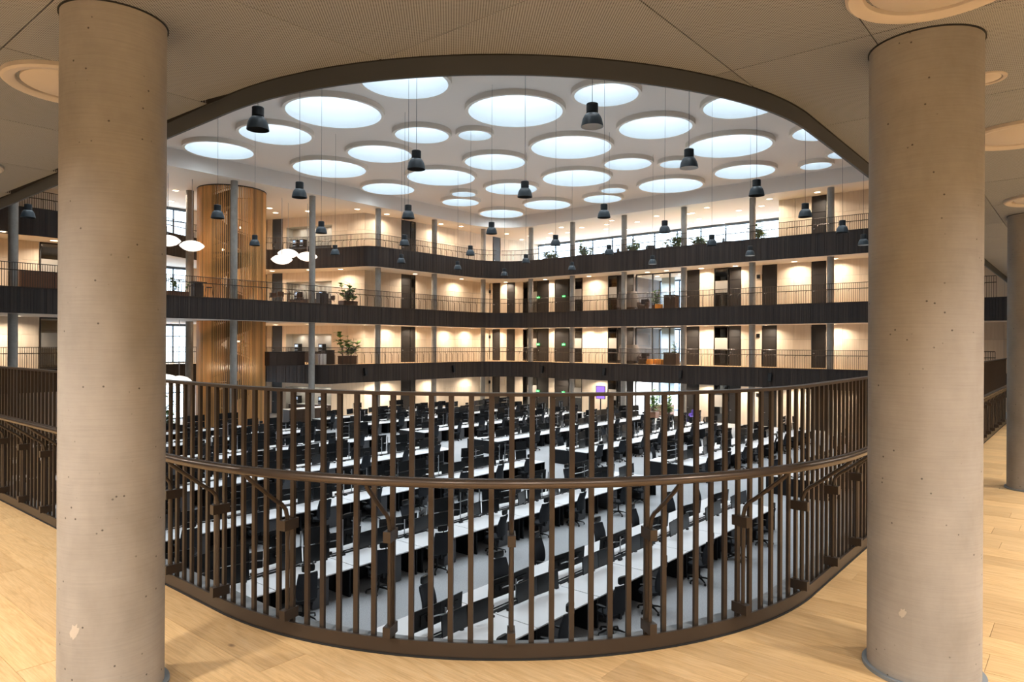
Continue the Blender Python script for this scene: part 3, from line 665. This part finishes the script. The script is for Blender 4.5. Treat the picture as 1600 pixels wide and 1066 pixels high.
# round recessed ceiling fittings and the lamps that light this gallery
rm_ = (MB().lathe([(.34, 0), (.338, -.022), (.325, -.032), (.29, -.030), (.272, -.018), (.268, .0), (.268, .012)], 48).mesh('ring', ['ring'], True),
       MB().lathe([(0, -.016), (.245, -.016), (.25, -.012), (.25, .005), (0, .005)], 48).mesh('disc', ['ring'], True))
for x, y, sc, lb in ((-.73, 3.21, 1, 'behind the tower side column'), (1.09, -.78, 1, 'beside the top of the plain gallery side column'), (3.79, -.88, 1, 'beyond the plain gallery side column'), (2.45, -.80, .31, 'smallest, beyond the plain gallery side column'), (6.5, -.9, 1, 'by the further concrete column'), (-.75, 5.9, 1, 'far down the tower side gallery')):
    t = thing('ceiling_ring', f'round cream recessed ceiling fitting {lb}', 'ceiling fitting', (x, y, ZCN)); t.scale = (sc, sc, sc)
    link('ring', rm_[0], t); link('disc', rm_[1], t)
nr_ = MB().lathe([(.13, 0), (.13, -.012), (.165, -.012), (.17, 0)], 24).mesh('trim_ring', ['white'], True); nl_ = MB().poly([circ(0, 0, .13, 24)], -.006, 0, True).mesh('lens', ['nl'])
NEAR = [(-3.7, -.9), (-3.4, 1.7), (-3.2, 4.3), (-1.2, -3.4), (1.4, -3.4), (4.1, -3.3), (6.8, -3.2), (9.5, -3.0), (-2.9, 7.0), (-2.4, -2.2), (-3.0, 10), (13, -2.6)]
for k, (x, y) in enumerate(NEAR):
    t = thing('gallery_downlight', f'round downlight in the perforated ceiling of the near gallery, {ORD[k + 1]} in line', 'downlight', (x, y, ZCN), 0, 'downlights over the near gallery')
    link('trim_ring', nr_, t); link('lens', nl_, t); spot(t, NEAR_W, (1, .93, .855), .3)

# ------------------------------------------------------------------ trading desks, chairs, screens, cabinets
DW, DD = 2.145, 1.1
def desk_proto():
    t = thing('trading_desk', 'x', 'desk', (0, 0, ZG), 0, 'white desk modules in long rows')
    b = MB(); b.box(DW / 2, DD / 2, .727, DW - .026, DD, .026); b.build('tabletop', 'desk', t)
    b = MB()
    for x in (.10, DW - .10): b.box(x, DD / 2, .36, .05, DD - .2, .70); 
    b.box(DW / 2, .75, .40, DW - .2, .03, .60); b.box(DW / 2, .68, .69, DW - .1, .05, .05); b.build('frame', 'under', t)
    b = MB(); b.box(DW / 2, DD + .03, .70, DW - .01, .06, .06); b.box(DW / 2, DD - .03, .752, DW * .94, .02, .022); b.build('cable_tray', 'under', t)
    MB().box(.32, DD - .13, .77, .12, .07, .055).build('socket_box', 'black', t); MB().box(1.95, DD - .12, .765, .09, .06, .045).build('socket_box', 'black', t)
    return kids(t)
def chair_parts():
    P = {}
    b = MB(); b.cushion(0, .02, .475, .50, .50, .085); P['seat'] = b.mesh('seat', ['fabric'], True)
    b = MB(); rows, colsN = 8, 6; F_, K = [], []
    for side in (0, 1):
        g = []
        for i in range(rows + 1):
            t_ = i / rows; z = .54 + .60 * t_; wv = (.47 - .03 * t_ - .05 * max(0, t_ - .8) * 5 * .6 - (.06 if i == 0 else 0)) / 2
            yb = -.235 - .05 * math.sin(pi * min(1, t_ * 1.15)) * -1 * .6 - .09 * t_ ** 1.5
            g.append(b.add([(wv * (2 * j / colsN - 1), yb + .045 * (2 * j / colsN - 1) ** 2 - (.045 if side else 0), z) for j in range(colsN + 1)]))
        K.append(g)
    for side, g in enumerate(K):
        for i in range(rows):
            for j in range(colsN):
                q = [g[i] + j, g[i] + j + 1, g[i + 1] + j + 1, g[i + 1] + j]; b.face(q if side else q[::-1])
    f, k = K
    for i in range(rows):
        b.face([f[i], k[i], k[i + 1], f[i + 1]][::-1]); b.face([f[i] + colsN, f[i + 1] + colsN, k[i + 1] + colsN, k[i] + colsN][::-1])
    for j in range(colsN): b.face([f[0] + j, f[0] + j + 1, k[0] + j + 1, k[0] + j][::-1]); b.face([f[rows] + j, k[rows] + j, k[rows] + j + 1, f[rows] + j + 1][::-1])
    P['backrest'] = b.mesh('backrest', ['mesh'], True)
    b = MB(); b.cushion(0, -.315, 1.245, .30, .075, .15, 14); b.tube([(0, -.35, 1.05), (0, -.37, 1.14), (0, -.345, 1.22)], .014, 6); P['headrest'] = b.mesh('headrest', ['black'], True)
    for s in (-1, 1):
        b = MB(); b.tube([(s * .22, -.02, .42), (s * .285, -.02, .46), (s * .30, -.02, .66)], .018, 6); b.cushion(s * .30, .02, .675, .085, .26, .035, 12); P['armrest' + '_' * (s > 0)] = b.mesh('armrest', ['black'], True)
    b = MB(); b.cyl(0, 0, .12, .43, .028, 10); b.box(0, 0, .42, .20, .24, .035); b.box(0, -.22, .50, .06, .10, .18)
    for k in range(5):
        a = 2 * pi * k / 5 + .3; b.tube([(0, 0, .13), (.16 * cos(a), .16 * sin(a), .115), (.31 * cos(a), .31 * sin(a), .075)], [.03, .024, .016], 6)
    P['base'] = b.mesh('base', ['black'], True)
    return P
def chair_proto(full):
    P = chair_parts()
    if full:
        t = thing('office_chair', 'x', 'chair', (0, 0, ZG), 0, 'charcoal office chairs')
        for k, me in P.items(): link(k.rstrip('_'), me, t)
        cm = MB().lathe([(0, -.014), (.026, -.014), (.032, -.008), (.032, .008), (.026, .014), (0, .014)], 12).mesh('caster', ['rubber'], True)
        cm.transform(Matrix.Rotation(pi / 2, 4, 'X'))
        for k in range(5):
            a = 2 * pi * k / 5 + .3; link('caster', cm, t, (.31 * cos(a), .31 * sin(a), .032), a + pi / 3)
        return kids(t)
    import bmesh
    bm = bmesh.new(); mats = ['fabric', 'mesh', 'black']; ix = {'seat': 0, 'backrest': 1}
    for k, me in P.items():
        n0 = len(bm.faces); bm.from_mesh(me); bm.faces.ensure_lookup_table()
        for f in bm.faces[n0:]: f.material_index = ix.get(k, 2)
    for k in range(5):
        a = 2 * pi * k / 5 + .3; bmesh.ops.create_cube(bm, size=.06, matrix=Matrix.Translation((.31 * cos(a), .31 * sin(a), .03)))
    for f in bm.faces:
        if f.material_index > 2: f.material_index = 2
    me = bpy.data.meshes.new('office_chair'); bm.to_mesh(me); bm.free()
    for m in mats: me.materials.append(M[m])
    return tag(link('office_chair', me, None, (0, 0, ZG)), 'x', 'chair', 'charcoal office chairs')
SW, SH = .67, .395
def screen_mesh():
    b = MB(); b.box(0, 0, 0, SW, .022, SH, 0); b.box(0, .022, -.02, SW * .55, .024, SH * .55, 0); b.box(0, -.0125, .004, SW - .016, .002, SH - .026, 1)
    b.box(0, .05, 0, .10, .04, .10, 0); return b.mesh('screen', ['black', 'screen'])
SM = screen_mesh()
def array_proto(var):
    """screens on silver poles; the user sits towards -y"""
    t = thing('screen_array', 'x', 'monitors', (0, 0, ZG + .74), 0, 'black screens on silver arms')
    lay = dict(dual=[(-.338, .30, 2.5), (.338, .30, -2.5)], quad=[(-.338, .28, 8), (.338, .28, -8), (-.338, .70, 8), (.338, .70, -8)], vee=[(-.60, .30, 24), (.06, .29, -5), (.71, .32, -22)],
               stack=[(-.05, .29, 2), (-.05, .71, 2), (.66, .30, -20)], tall=[(-.35, .31, 14), (.33, .30, -6), (.33, .72, -6)])[var]
    px = [0] if var in ('dual', 'quad') else [.0, .36]
    b = MB()
    for x in px: b.cyl(x, 0, .0, .012, .06, 12); b.box(x, .05, -.02, .09, .10, .03)
    b.build('clamp', 'black', t)
    b = MB(); hh = max(z for _, z, _ in lay) + .12
    for x in px: b.cyl(x, 0, .0, hh, .0185, 10)
    b.build('pole', 'silver', t, True)
    for x, z, a in lay:
        yy = -.16 - abs(math.sin(R(a))) * .12 * (1 if abs(x) > .4 else .3)
        p0 = min(px, key=lambda q: abs(q - x)); b = MB(); b.tube([(p0, 0, z), ((p0 + x) / 2 + .06, -.03, z + .03), (x, yy + .06, z)], .013, 6); b.build('arm', 'silver', t)
        s = link('screen', SM, t, (x, yy, z)); s.rotation_euler = (R(-4), 0, R(a))
    return kids(t)
def pedestal_proto():
    t = thing('pedestal_cabinet', 'x', 'cabinet', (0, 0, ZG), 0, 'grey pedestal cabinets under the desks')
    b = MB(); b.box(0, 0, .35, .44, .59, .66); b.build('body', 'pedestal', t)
    b = MB(); b.box(0, -.302, .40, .425, .016, .52); b.build('front', 'pedestal', t)
    b = MB(); b.box(0, 0, .690, .45, .60, .022); b.build('top', 'pedtop', t)
    return kids(t)
PROTO = dict(desk=desk_proto(), chair=chair_proto(True), chairf=chair_proto(False), ped=pedestal_proto())
ARR = {k: array_proto(k) for k in ('dual', 'quad', 'vee', 'stack', 'tall')}
used = set()
def place(key, loc, rz, label):
    o = PROTO[key] if key in PROTO else ARR[key]
    if key not in used:
        used.add(key); o.location = loc; o.rotation_euler[2] = rz; o['label'] = label; return o
    return dup(o, loc, rz, label)
endp = MB().box(0, 0, .355, .04, 1.15, .71).mesh('end_panel', ['under'])
ROWS = [6.80, 12.35, 18.05, 23.95, 29.85, 35.6, 40.5]
rng = random.Random(11)
n_seats = 0
for ri, y0 in enumerate(ROWS):
    for blk_, (xs, n, rev) in (('before', (21.127 if ri == 0 else 23.272, 9, True)), ('beyond', (26.7, 8, False))):
        for k in range(n):
            x0 = xs - DW * (k + 1) if rev else xs + DW * k
            for side in (0, 1):
                if ri == 6 and side == 1: continue
                if ri == 6 and (19.0 < x0 < 23.5 or x0 > 38): continue
                yc = y0 + (DD / 2 if side == 0 else DD * 1.5 + .12)
                pa, pz = pxx(x0, yc), pxx(x0 + DW, yc)
                if pz < 0 or pa > 1590 or depth(x0, yc) < 8: continue
                if ri == 0 and x0 < 5.9: continue
                n_seats += 1
                sd = 'near' if side == 0 else 'far'
                w_ = f'{sd} side, {ORD[ri + 1]} row, {ORD[k + 1]} {blk_} the cross aisle'
                L = lambda x, y, z=ZG: (x0 + x, y0 + y, z) if side == 0 else (x0 + DW - x, y0 + 2 * DD + .12 - y, z)
                rz = 0 if side == 0 else pi
                d = place('desk', L(0, 0), rz, f'white desk module, {w_}')
                if k == 0: link('end_panel', endp, d, (DW - .02 if rev == (side == 0) else .02, .58, 0))
                D = depth(x0, yc)
                cx = .54 + rng.uniform(-.11, .11); cy = (.12 - rng.uniform(0, .12)) if side else (-.10 - rng.uniform(0, .2)); cy -= .3 if rng.random() < .08 else 0; px_ = cx + .66
                if ri == 0 and side == 0 and blk_ == 'before' and k < 7: cx = (.2, .35, .0, -.42, .02, .15, .37)[k]; cy = -.30; px_ = (.8, .95, .62, .35, .68, .72, .98)[k]
                place('chair' if D < 31 else 'chairf', L(cx, cy), rz + R(rng.uniform(-18, 18)), f'charcoal office chair, {w_}')
                place('ped', L(px_, .345), rz, f'grey pedestal cabinet, {w_}')
                if ri == 0: v = 'dual'
                elif side == 0: v = rng.choices(['dual', 'vee', 'quad', 'tall'], [2.5, 3, 3, 2.5])[0]
                else: v = rng.choices(['quad', 'stack', 'vee', 'tall'], [4, 2.5, 1.5, 3])[0]
                place(v, L(1.24 + rng.uniform(-.12, .12), DD - .05, ZG + .74), rz + R(rng.uniform(-5, 5)), f'black screens on arms, {w_}')
print('seats', n_seats)

# ------------------------------------------------------------------ gallery furniture, plants, signs
def leafmb(b, base_, d, L, W, mi, rng_):
    d = Vector(d).normalized(); sd = d.cross(Vector((0, 0, 1)));
    if sd.length < .05: sd = Vector((1, 0, 0))
    sd.normalize(); B = Vector(base_); pts = []
    for t_, wv in ((0, .08), (.3, .8), (.6, 1), (.85, .55), (1, .05)):
        c = B + d * L * t_ + Vector((0, 0, -.35 * L * t_ * t_)); pts += [c - sd * W * wv / 2 + Vector((0, 0, .05 * W)), c, c + sd * W * wv / 2 + Vector((0, 0, .05 * W))]
    i = b.add(pts)
    for k in range(4):
        for j in (0, 1): b.face([i + 3 * k + j, i + 3 * k + j + 1, i + 3 * k + j + 4, i + 3 * k + j + 3], mi)
def plant(x, y, z, h, box, label, seed, n=22, big=.45, kind='planter'):
    r_ = random.Random(seed); t = thing('potted_plant', label, 'plant', (x, y, z)); top = 0
    if box:
        sx, sy, sz = box; b = MB(); b.box(0, 0, sz / 2, sx, sy, sz); b.box(0, 0, sz - .02, sx + .03, sy + .03, .05); b.build('planter', 'brown', t); top = sz
        MB().box(0, 0, sz - .01, sx - .06, sy - .06, .08).build('soil', 'darkwood', t)
    b = MB(); L_ = MB()
    for k in range(max(6, n // 3)):
        a = r_.uniform(0, 6.28); q = r_.uniform(.05, .42) * (box[0] if box else .6); hh = h * r_.uniform(.32, .95); bx, by = q * cos(a), q * sin(a) * .6
        tip = Vector((bx * 1.7, by * 1.7, top + hh)); b.tube([(bx, by, top - .03), (bx * 1.2, by * 1.2, top + hh * .5), tip], .016, 5)
        for j in range(10):
            tt = r_.uniform(.1, 1); e = r_.uniform(0, 6.28); p = Vector((bx, by, top)).lerp(tip, tt); leafmb(L_, p, (cos(e), sin(e), r_.uniform(.1, 1.1)), big * r_.uniform(.6, 1.15), big * .62, r_.choice((0, 0, 1)), r_)
    b.build('stems', 'stem', t); tag(L_.build('foliage', ['leaf', 'leaf2'], t), kind='stuff')
plant(31.35, 43.75, ZB, 1.5, (1.4, .6, .42), 'lush potted plant in brown box on the middle gallery of the tower wing', 3, 40, .55)
plant(31.3, 43.75, ZC, 1.9, (1.4, .6, .62), 'tall banana plant in brown box on the lower gallery of the tower wing', 4, 34, .62)
plant(18.0, 43.7, ZB, 1.0, (1.3, .5, .36), 'planter of small shrubs on the middle gallery before the slatted tower', 5, 26, .3)
plant(25.6, 49.6, ZC, 2.3, (.5, .5, .4), 'slim leafy tree beside the slatted tower on the lower gallery', 6, 22, .35)
for i, (y, h, lb) in enumerate(((37.3, .95, 'nearest the far corner'), (33.6, 1.25, 'second from the far corner'), (28.6, 1.1, 'middle of the row'), (24.8, 1.25, 'thick and round, beside a column'), (22.6, .7, 'low and spreading'), (17.9, 1.3, 'by the end of the window wall'))):
    plant(49.3, y, ZA, h, (1.6, .5, .45), f'green plant in planter on the top gallery, {lb}', 20 + i, 40, .45)
plant(50.0, 26.75, ZB, 1.4, (.5, .5, .4), 'dark leafy plant behind the amber stool on the middle gallery', 31, 24, .4)
plant(51.9, 26.0, ZC, 1.7, (.5, .5, .4), 'leafy plant inside the glazed lounge of the lower gallery', 32, 24, .4)
plant(50.2, 27.0, ZG, 2.2, (.6, .6, .5), 'tall plant at ground level before the bright windows', 33, 26, .5)
plant(49.2, 25.2, ZG, 1.8, (.6, .6, .5), 'second tall plant at ground level, beside the violet sofa', 34, 26, .5)
plant(18.6, 46.5, ZG, 2.4, (.6, .6, .5), 'leafy tree at ground level beside the slatted tower', 35, 30, .5)
def table(x, y, z, h, r, label, m='darkwood'):
    t = thing('bar_table', label, 'table', (x, y, z)); MB().lathe([(0, h - .04), (r, h - .04), (r, h), (0, h)], 24).build('top', m, t); b = MB(); b.lathe([(0, 0), (r * .6, 0), (r * .6, .02), (.05, .05), (.05, h - .04)], 16); b.build('pedestal', 'black', t)
def stool(x, y, z, h, label):
    t = thing('bar_stool', label, 'stool', (x, y, z), 0, 'bar stools'); MB().cushion(0, 0, h, .38, .36, .06).build('seat', 'darkwood', t, True)
    for sx in (-1, 1):
        for sy in (-1, 1): MB().tube([(sx * .14, sy * .14, h - .03), (sx * .21, sy * .21, 0)], .013, 5).build('leg', 'black', t)
def shell(x, y, z, rz, label, m='brown'):
    t = thing('shell_chair', label, 'chair', (x, y, z), rz, 'brown shell chairs'); MB().cushion(0, 0, .46, .50, .48, .06).build('seat', m, t, True)
    b = MB(); P_ = [(.27 * sin(R(a)), -.05 - .22 * cos(R(a))) for a in range(-100, 101, 20)]; b.strip(P_, .50, .80); b.strip([(px_ * .93, py_ * .93) for px_, py_ in P_][::-1], .50, .80); b.build('backrest', m, t, True)
    for sx in (-1, 1):
        for sy in (-1, 1): MB().tube([(sx * .15, sy * .15, .44), (sx * .24, sy * .23, 0)], .012, 5).build('leg', 'black', t)
b = thing('high_table', 'dark high slab table before the slatted tower on the middle gallery', 'table', (19.44, 44.0, ZB)); MB().box(0, 0, 1.07, .9, .8, .06).build('top', 'darkwood', b); MB().box(0, 0, .52, .55, .5, 1.04).build('pedestal', 'darkwood', b)
stool(18.9, 43.7, ZB, .78, 'bar stool on the far corner side of no table, beside the potted shrubs'.replace('on the far corner side of no table, ', '')); stool(20.15, 43.8, ZB, .78, 'bar stool between the high slab table and the grey column')
for x, y, rz, lb in ((25.3, 43.7, .4, 'first beyond the slatted tower'), (25.45, 44.85, 2.0, 'second beyond the slatted tower'), (27.0, 43.7, 3.6, 'just before the grey column'), (29.9, 43.9, 1.2, 'beside the dark cabinet and potted plant')): shell(x, y, ZB, rz, f'brown shell chair on the middle gallery, {lb}')
table(26.3, 44.2, ZB, .74, .45, 'dark round table among brown shell chairs on the middle gallery')
def cabinet(x, y, z, sx, sy, sz, label, m='darkwood', rz=0, top='black', name='cabinet', cat='cabinet'):
    t = thing(name, label, cat, (x, y, z), rz); MB().box(0, 0, sz / 2 - .02, sx, sy, sz - .04).build('body', m, t); MB().box(0, 0, sz - .02, sx + .03, sy + .03, .04).build('top', top, t)
    n = max(1, round(sx / .6))
    for k in range(n): MB().box(-sx / 2 + sx * (k + .5) / n, -sy / 2 - .008, sz * .48, sx / n - .02, .016, sz * .84).build('front', m, t)
cabinet(29.2, 44.1, ZB, .8, .5, .95, 'dark cabinet beside the grey column on the middle gallery')
cabinet(25.9, 43.9, ZC, 2.9, .6, 1.0, 'long dark bar counter beside the slatted tower on the lower gallery', 'darkwood', 0, 'black', 'bar_counter', 'counter')
cabinet(28.9, 43.9, ZC, .75, .5, .82, 'white waste cabinet beside the grey column on the lower gallery', 'white', 0, 'white')
cabinet(29.85, 44.3, ZC, .85, .6, 1.1, 'dark coffee cabinet beside the banana plant on the lower gallery')
cabinet(10.6, 44.3, ZB, 1.9, .5, 1.05, 'red brown counter on the middle gallery beyond the tower side column', 'brown', 0, 'brown', 'counter', 'counter')
cabinet(29.2, 46.3, ZG, 3.4, .9, 1.05, 'brown kitchen counter with white top at ground level', 'darkwood', 0, 'white', 'kitchen_counter', 'counter')
def machine(x, y, z, rz, label):
    t = thing('coffee_machine', label, 'coffee machine', (x, y, z), rz); MB().box(0, 0, .33, .44, .5, .66).build('body', 'black', t); MB().box(0, -.26, .46, .34, .03, .26).build('panel', 'silver', t); MB().box(0, -.28, .12, .3, .1, .05).build('drip_tray', 'silver', t); MB().box(0, -.278, .50, .16, .012, .12).build('display', 'bluelamp', t)
a_b = math.atan2(-7.8, 2.8)
for z, nm in ((ZG, 'ground level'), (ZC, 'lower gallery'), (ZB, 'middle gallery'), (ZA, 'top gallery')):
    d = Vector((2.8, -7.8)).normalized(); nn = Vector((-d.y, d.x)); c = Vector(lerp((31.2, 52.9), (34, 45.1), .33)) + nn * .5
    t = thing('niche_counter', f'low counter inside the kitchen niche of the {nm}', 'counter', (c.x, c.y, z), a_b); m_ = 'door_b' if z == ZA else 'darkwood'
    MB().box(0, 0, .44, 4.3, .7, .88).build('body', m_, t); MB().box(0, -.02, .90, 4.36, .76, .04).build('top', 'black' if z != ZG else 'white', t)
    for k, q in enumerate((.16, .46) if z != ZA else (.13, .22)):
        p = Vector(lerp((31.2, 52.9), (34, 45.1), q)) + nn * .45; machine(p.x, p.y, z + .92, a_b, f'{["first", "second"][k]} chrome fronted coffee machine in the {nm} kitchen niche')
    p = Vector(lerp((31.2, 52.9), (34, 45.1), .33)) + nn * .35
    for q in (.18, .33, .5):
        p = Vector(lerp((31.2, 52.9), (34, 45.1), q)) + nn * .45; l = bpy.data.lights.new('niche_lamp', 'AREA'); l.shape = 'DISK'; l.size = .2; l.energy = 9; l.color = (1, .9, .76); o = bpy.data.objects.new('niche_lamp', l); col.objects.link(o); o.location = (p.x, p.y, z + (2.58 if z == ZA else 2.36))
def booth(x, y, z, label):
    t = thing('shell_sofa', label, 'sofa', (x, y, z), -pi / 2); P_ = [(.95 * sin(R(a)), .25 - .7 * cos(R(a))) for a in range(-110, 111, 10)]
    b = MB()
    for k in range(8): b.lathe
    Q = [(q * 1.10, (w_ - .25) * 1.10 + .25) for q, w_ in P_]
    for lv in range(7):
        z0, z1 = .3 + .19 * lv, .3 + .19 * lv + .185; k = 1 - .012 * lv ** 1.6
        b.strip([(q * k, w_ * k) for q, w_ in Q], z0, z1); b.strip([(q * k * .9, w_ * k * .9) for q, w_ in Q][::-1], z0, z1)
        for (q, w_), (q2, w2) in zip(Q, Q[1:]): b.quad((q * k, w_ * k, z1), (q2 * k, w2 * k, z1), (q2 * k * .9, w2 * k * .9, z1), (q * k * .9, w_ * k * .9, z1))
    b.build('backrest', 'rose', t, True); MB().cushion(0, .15, .38, 1.7, 1.1, .18).build('seat', 'rose', t, True); MB().cushion(0, .15, .15, 1.5, .9, .28).build('base', 'darkwood', t, True)
booth(49.35, 29.05, ZC, 'grey ribbed shell sofa behind the lower gallery railing'); booth(49.35, 29.2, ZB, 'grey ribbed shell sofa behind the middle gallery railing')
def armchair(x, y, z, rz, label, m='darkwood'):
    t = thing('armchair', label, 'armchair', (x, y, z), rz); MB().cushion(0, 0, .36, .72, .7, .20).build('seat', m, t, True); MB().cushion(0, -.33, .62, .80, .16, .62).build('backrest', m, t, True)
    for s in (-1, 1): MB().cushion(s * .38, 0, .46, .14, .72, .40).build('armrest', m, t, True)
    MB().box(0, 0, .14, .7, .66, .26).build('base', m, t)
armchair(49.3, 27.5, ZC, 1.6, 'dark armchair beside the amber stools on the lower gallery'); armchair(49.2, 27.5, ZB, 1.6, 'dark armchair on the middle gallery beside the amber stool')
armchair(49.6, 23.2, ZG, 1.4, 'violet armchair at ground level beside a white desk', 'purple'); armchair(16.6, 44.5, ZG, 1.4, 'violet armchair at ground level beside the slatted tower', 'purple')
def pouf(x, y, z, label):
    t = thing('pouf', label, 'stool', (x, y, z), 0, 'amber ribbed stools'); b = MB(); n = 40
    pr = [(.0, .02), (.92, .02), (1, .08), (1, .38), (.94, .44), (0, .45)]; k = len(pr)
    i = b.add([(.32 * r * (1 + (.05 if j % 2 else 0)) * cos(2 * pi * j / n), .32 * r * (1 + (.05 if j % 2 else 0)) * sin(2 * pi * j / n), z_) for j in range(n) for r, z_ in pr])
    for j in range(n):
        for h in range(k - 1): b.face([i + j * k + h, i + (j + 1) % n * k + h, i + (j + 1) % n * k + h + 1, i + j * k + h + 1])
    b.build('cushion', 'amber', t); MB().cyl(0, 0, 0, .03, .22, 16).build('foot', 'black', t)
pouf(49.3, 26.95, ZC, 'amber ribbed stool beside the dark armchair, lower gallery'); pouf(49.8, 26.45, ZC, 'amber ribbed stool half behind its neighbours, lower gallery'); pouf(49.2, 25.9, ZC, 'amber ribbed stool nearest the high brown desk, lower gallery'); pouf(49.3, 26.1, ZB, 'amber ribbed stool before a plant, middle gallery')
cabinet(49.3, 24.95, ZC, .7, 1.1, 1.0, 'high brown desk beside the amber stools, lower gallery'); cabinet(49.3, 25.0, ZB, .7, 1.0, 1.15, 'high brown cabinet beside the plant, middle gallery')
cabinet(52.5, 27.6, ZG, .8, 2.2, 1.0, 'light wood counter at ground level before the bright windows', 'brown', 0, 'white', 'counter', 'counter')
for i, (y, h) in enumerate(((31.6, .85), (30.2, .95), (27.4, .9), (26.2, .95), (20.6, .8))):
    armchair(50.2, y, ZA, random.uniform(0, 6), f'dark armchair on the top gallery before the windows, {ORD[i + 1]} from the far corner', 'black')
# exit signs
def sign(y, z, label):
    t = thing('exit_sign', label, 'exit sign', (50.34, y, z), -pi / 2); MB().box(0, 0, 0, .36, .04, .20).build('plate', 'exit', t)
    b = MB(); b.cyl(-.02, 0, 0, .001, .001, 4); b = MB()
    b.box(-.07, -.022, .055, .03, .004, .03); b.box(-.065, -.022, .012, .028, .004, .07, 0, 0); b.quad((-.06, -.022, -.02), (-.03, -.022, -.075), (-.015, -.022, -.065), (-.045, -.022, -.01)); b.quad((-.075, -.022, -.02), (-.12, -.022, -.06), (-.11, -.022, -.075), (-.06, -.022, -.035))
    b.quad((-.05, -.022, .03), (-.01, -.022, .0), (-.018, -.022, -.015), (-.06, -.022, .015))
    b.box(.045, -.022, 0, .06, .004, .02); b.quad((.075, -.022, .045), (.075, -.022, -.045), (.125, -.022, 0), (.125, -.022, 0)); b.build('pictogram', 'exitw', t)
    MB().box(.0, .02, .14, .02, .02, .10).build('hanger', 'silver', t)
for z, nm in ((6.1, 'middle gallery'), (1.62, 'lower gallery'), (-2.86, 'ground level')):
    sign(39.5, z, f'green emergency exit sign on the {nm}, closer to the far corner'); sign(36.5, z, f'green emergency exit sign on the {nm}, second from the far corner')
# loudspeakers on the lowest fascia
def speaker(x, y, z, rz, label):
    t = thing('loudspeaker', label, 'speaker', (x, y, z), rz); b = MB(); b.box(0, -.10, 0, .22, .20, .62, 0, 0, .5, R(-9)); b.build('cabinet', 'black', t); MB().box(0, -.205, .0, .18, .02, .54, 0, 0, .5, R(-9)).build('grille', 'rubber', t); MB().box(0, .02, .1, .06, .10, .06).build('bracket', 'silver', t)
for i, (x, y) in enumerate(((44.4, 42.12), (41.43, 42.12), (31.72, 42.12))[1:]): speaker(x, y, -.58, 0, f'black loudspeaker on the lowest fascia of the tower wing, {ORD[i + 1]} from the far corner')
for i, y in enumerate((36.83, 30.24, 23.27, 16.33)): speaker(47.62, y, -.66, -pi / 2, f'black loudspeaker on the lowest fascia of the exit sign wing, {ORD[i + 1]} from the far corner')
t = thing('television', 'tall screen with violet picture on a stand at ground level', 'television', (49.4, 31.8, ZG), -pi / 2); MB().box(0, 0, 1.95, .95, .06, 1.15).build('casing', 'black', t); MB().box(0, -.034, 1.95, .85, .01, 1.05).build('picture', 'tv', t); MB().box(0, 0, .7, .08, .06, 1.4).build('pole', 'black', t); MB().box(0, 0, .02, .7, .5, .04).build('foot', 'black', t)
# small wall controls on the corner walls
for z, nm in ((ZG, 'ground level'), (ZC, 'lower gallery'), (ZB, 'middle gallery')):
    for (x, y, rz, lb) in ((49.55, 45.02, 0, 'by the far corner'), (50.44, 18.3, -pi / 2, 'beside a dark door')):
        t = thing('wall_speaker', f'small dark wall box high on the maple wall {lb}, {nm}', 'wall box', (x, y, z + 2.35), rz); MB().box(0, 0, 0, .26, .08, .30).build('case', 'door', t); MB().box(0, -.044, 0, .2, .01, .22).build('grille', 'black', t)
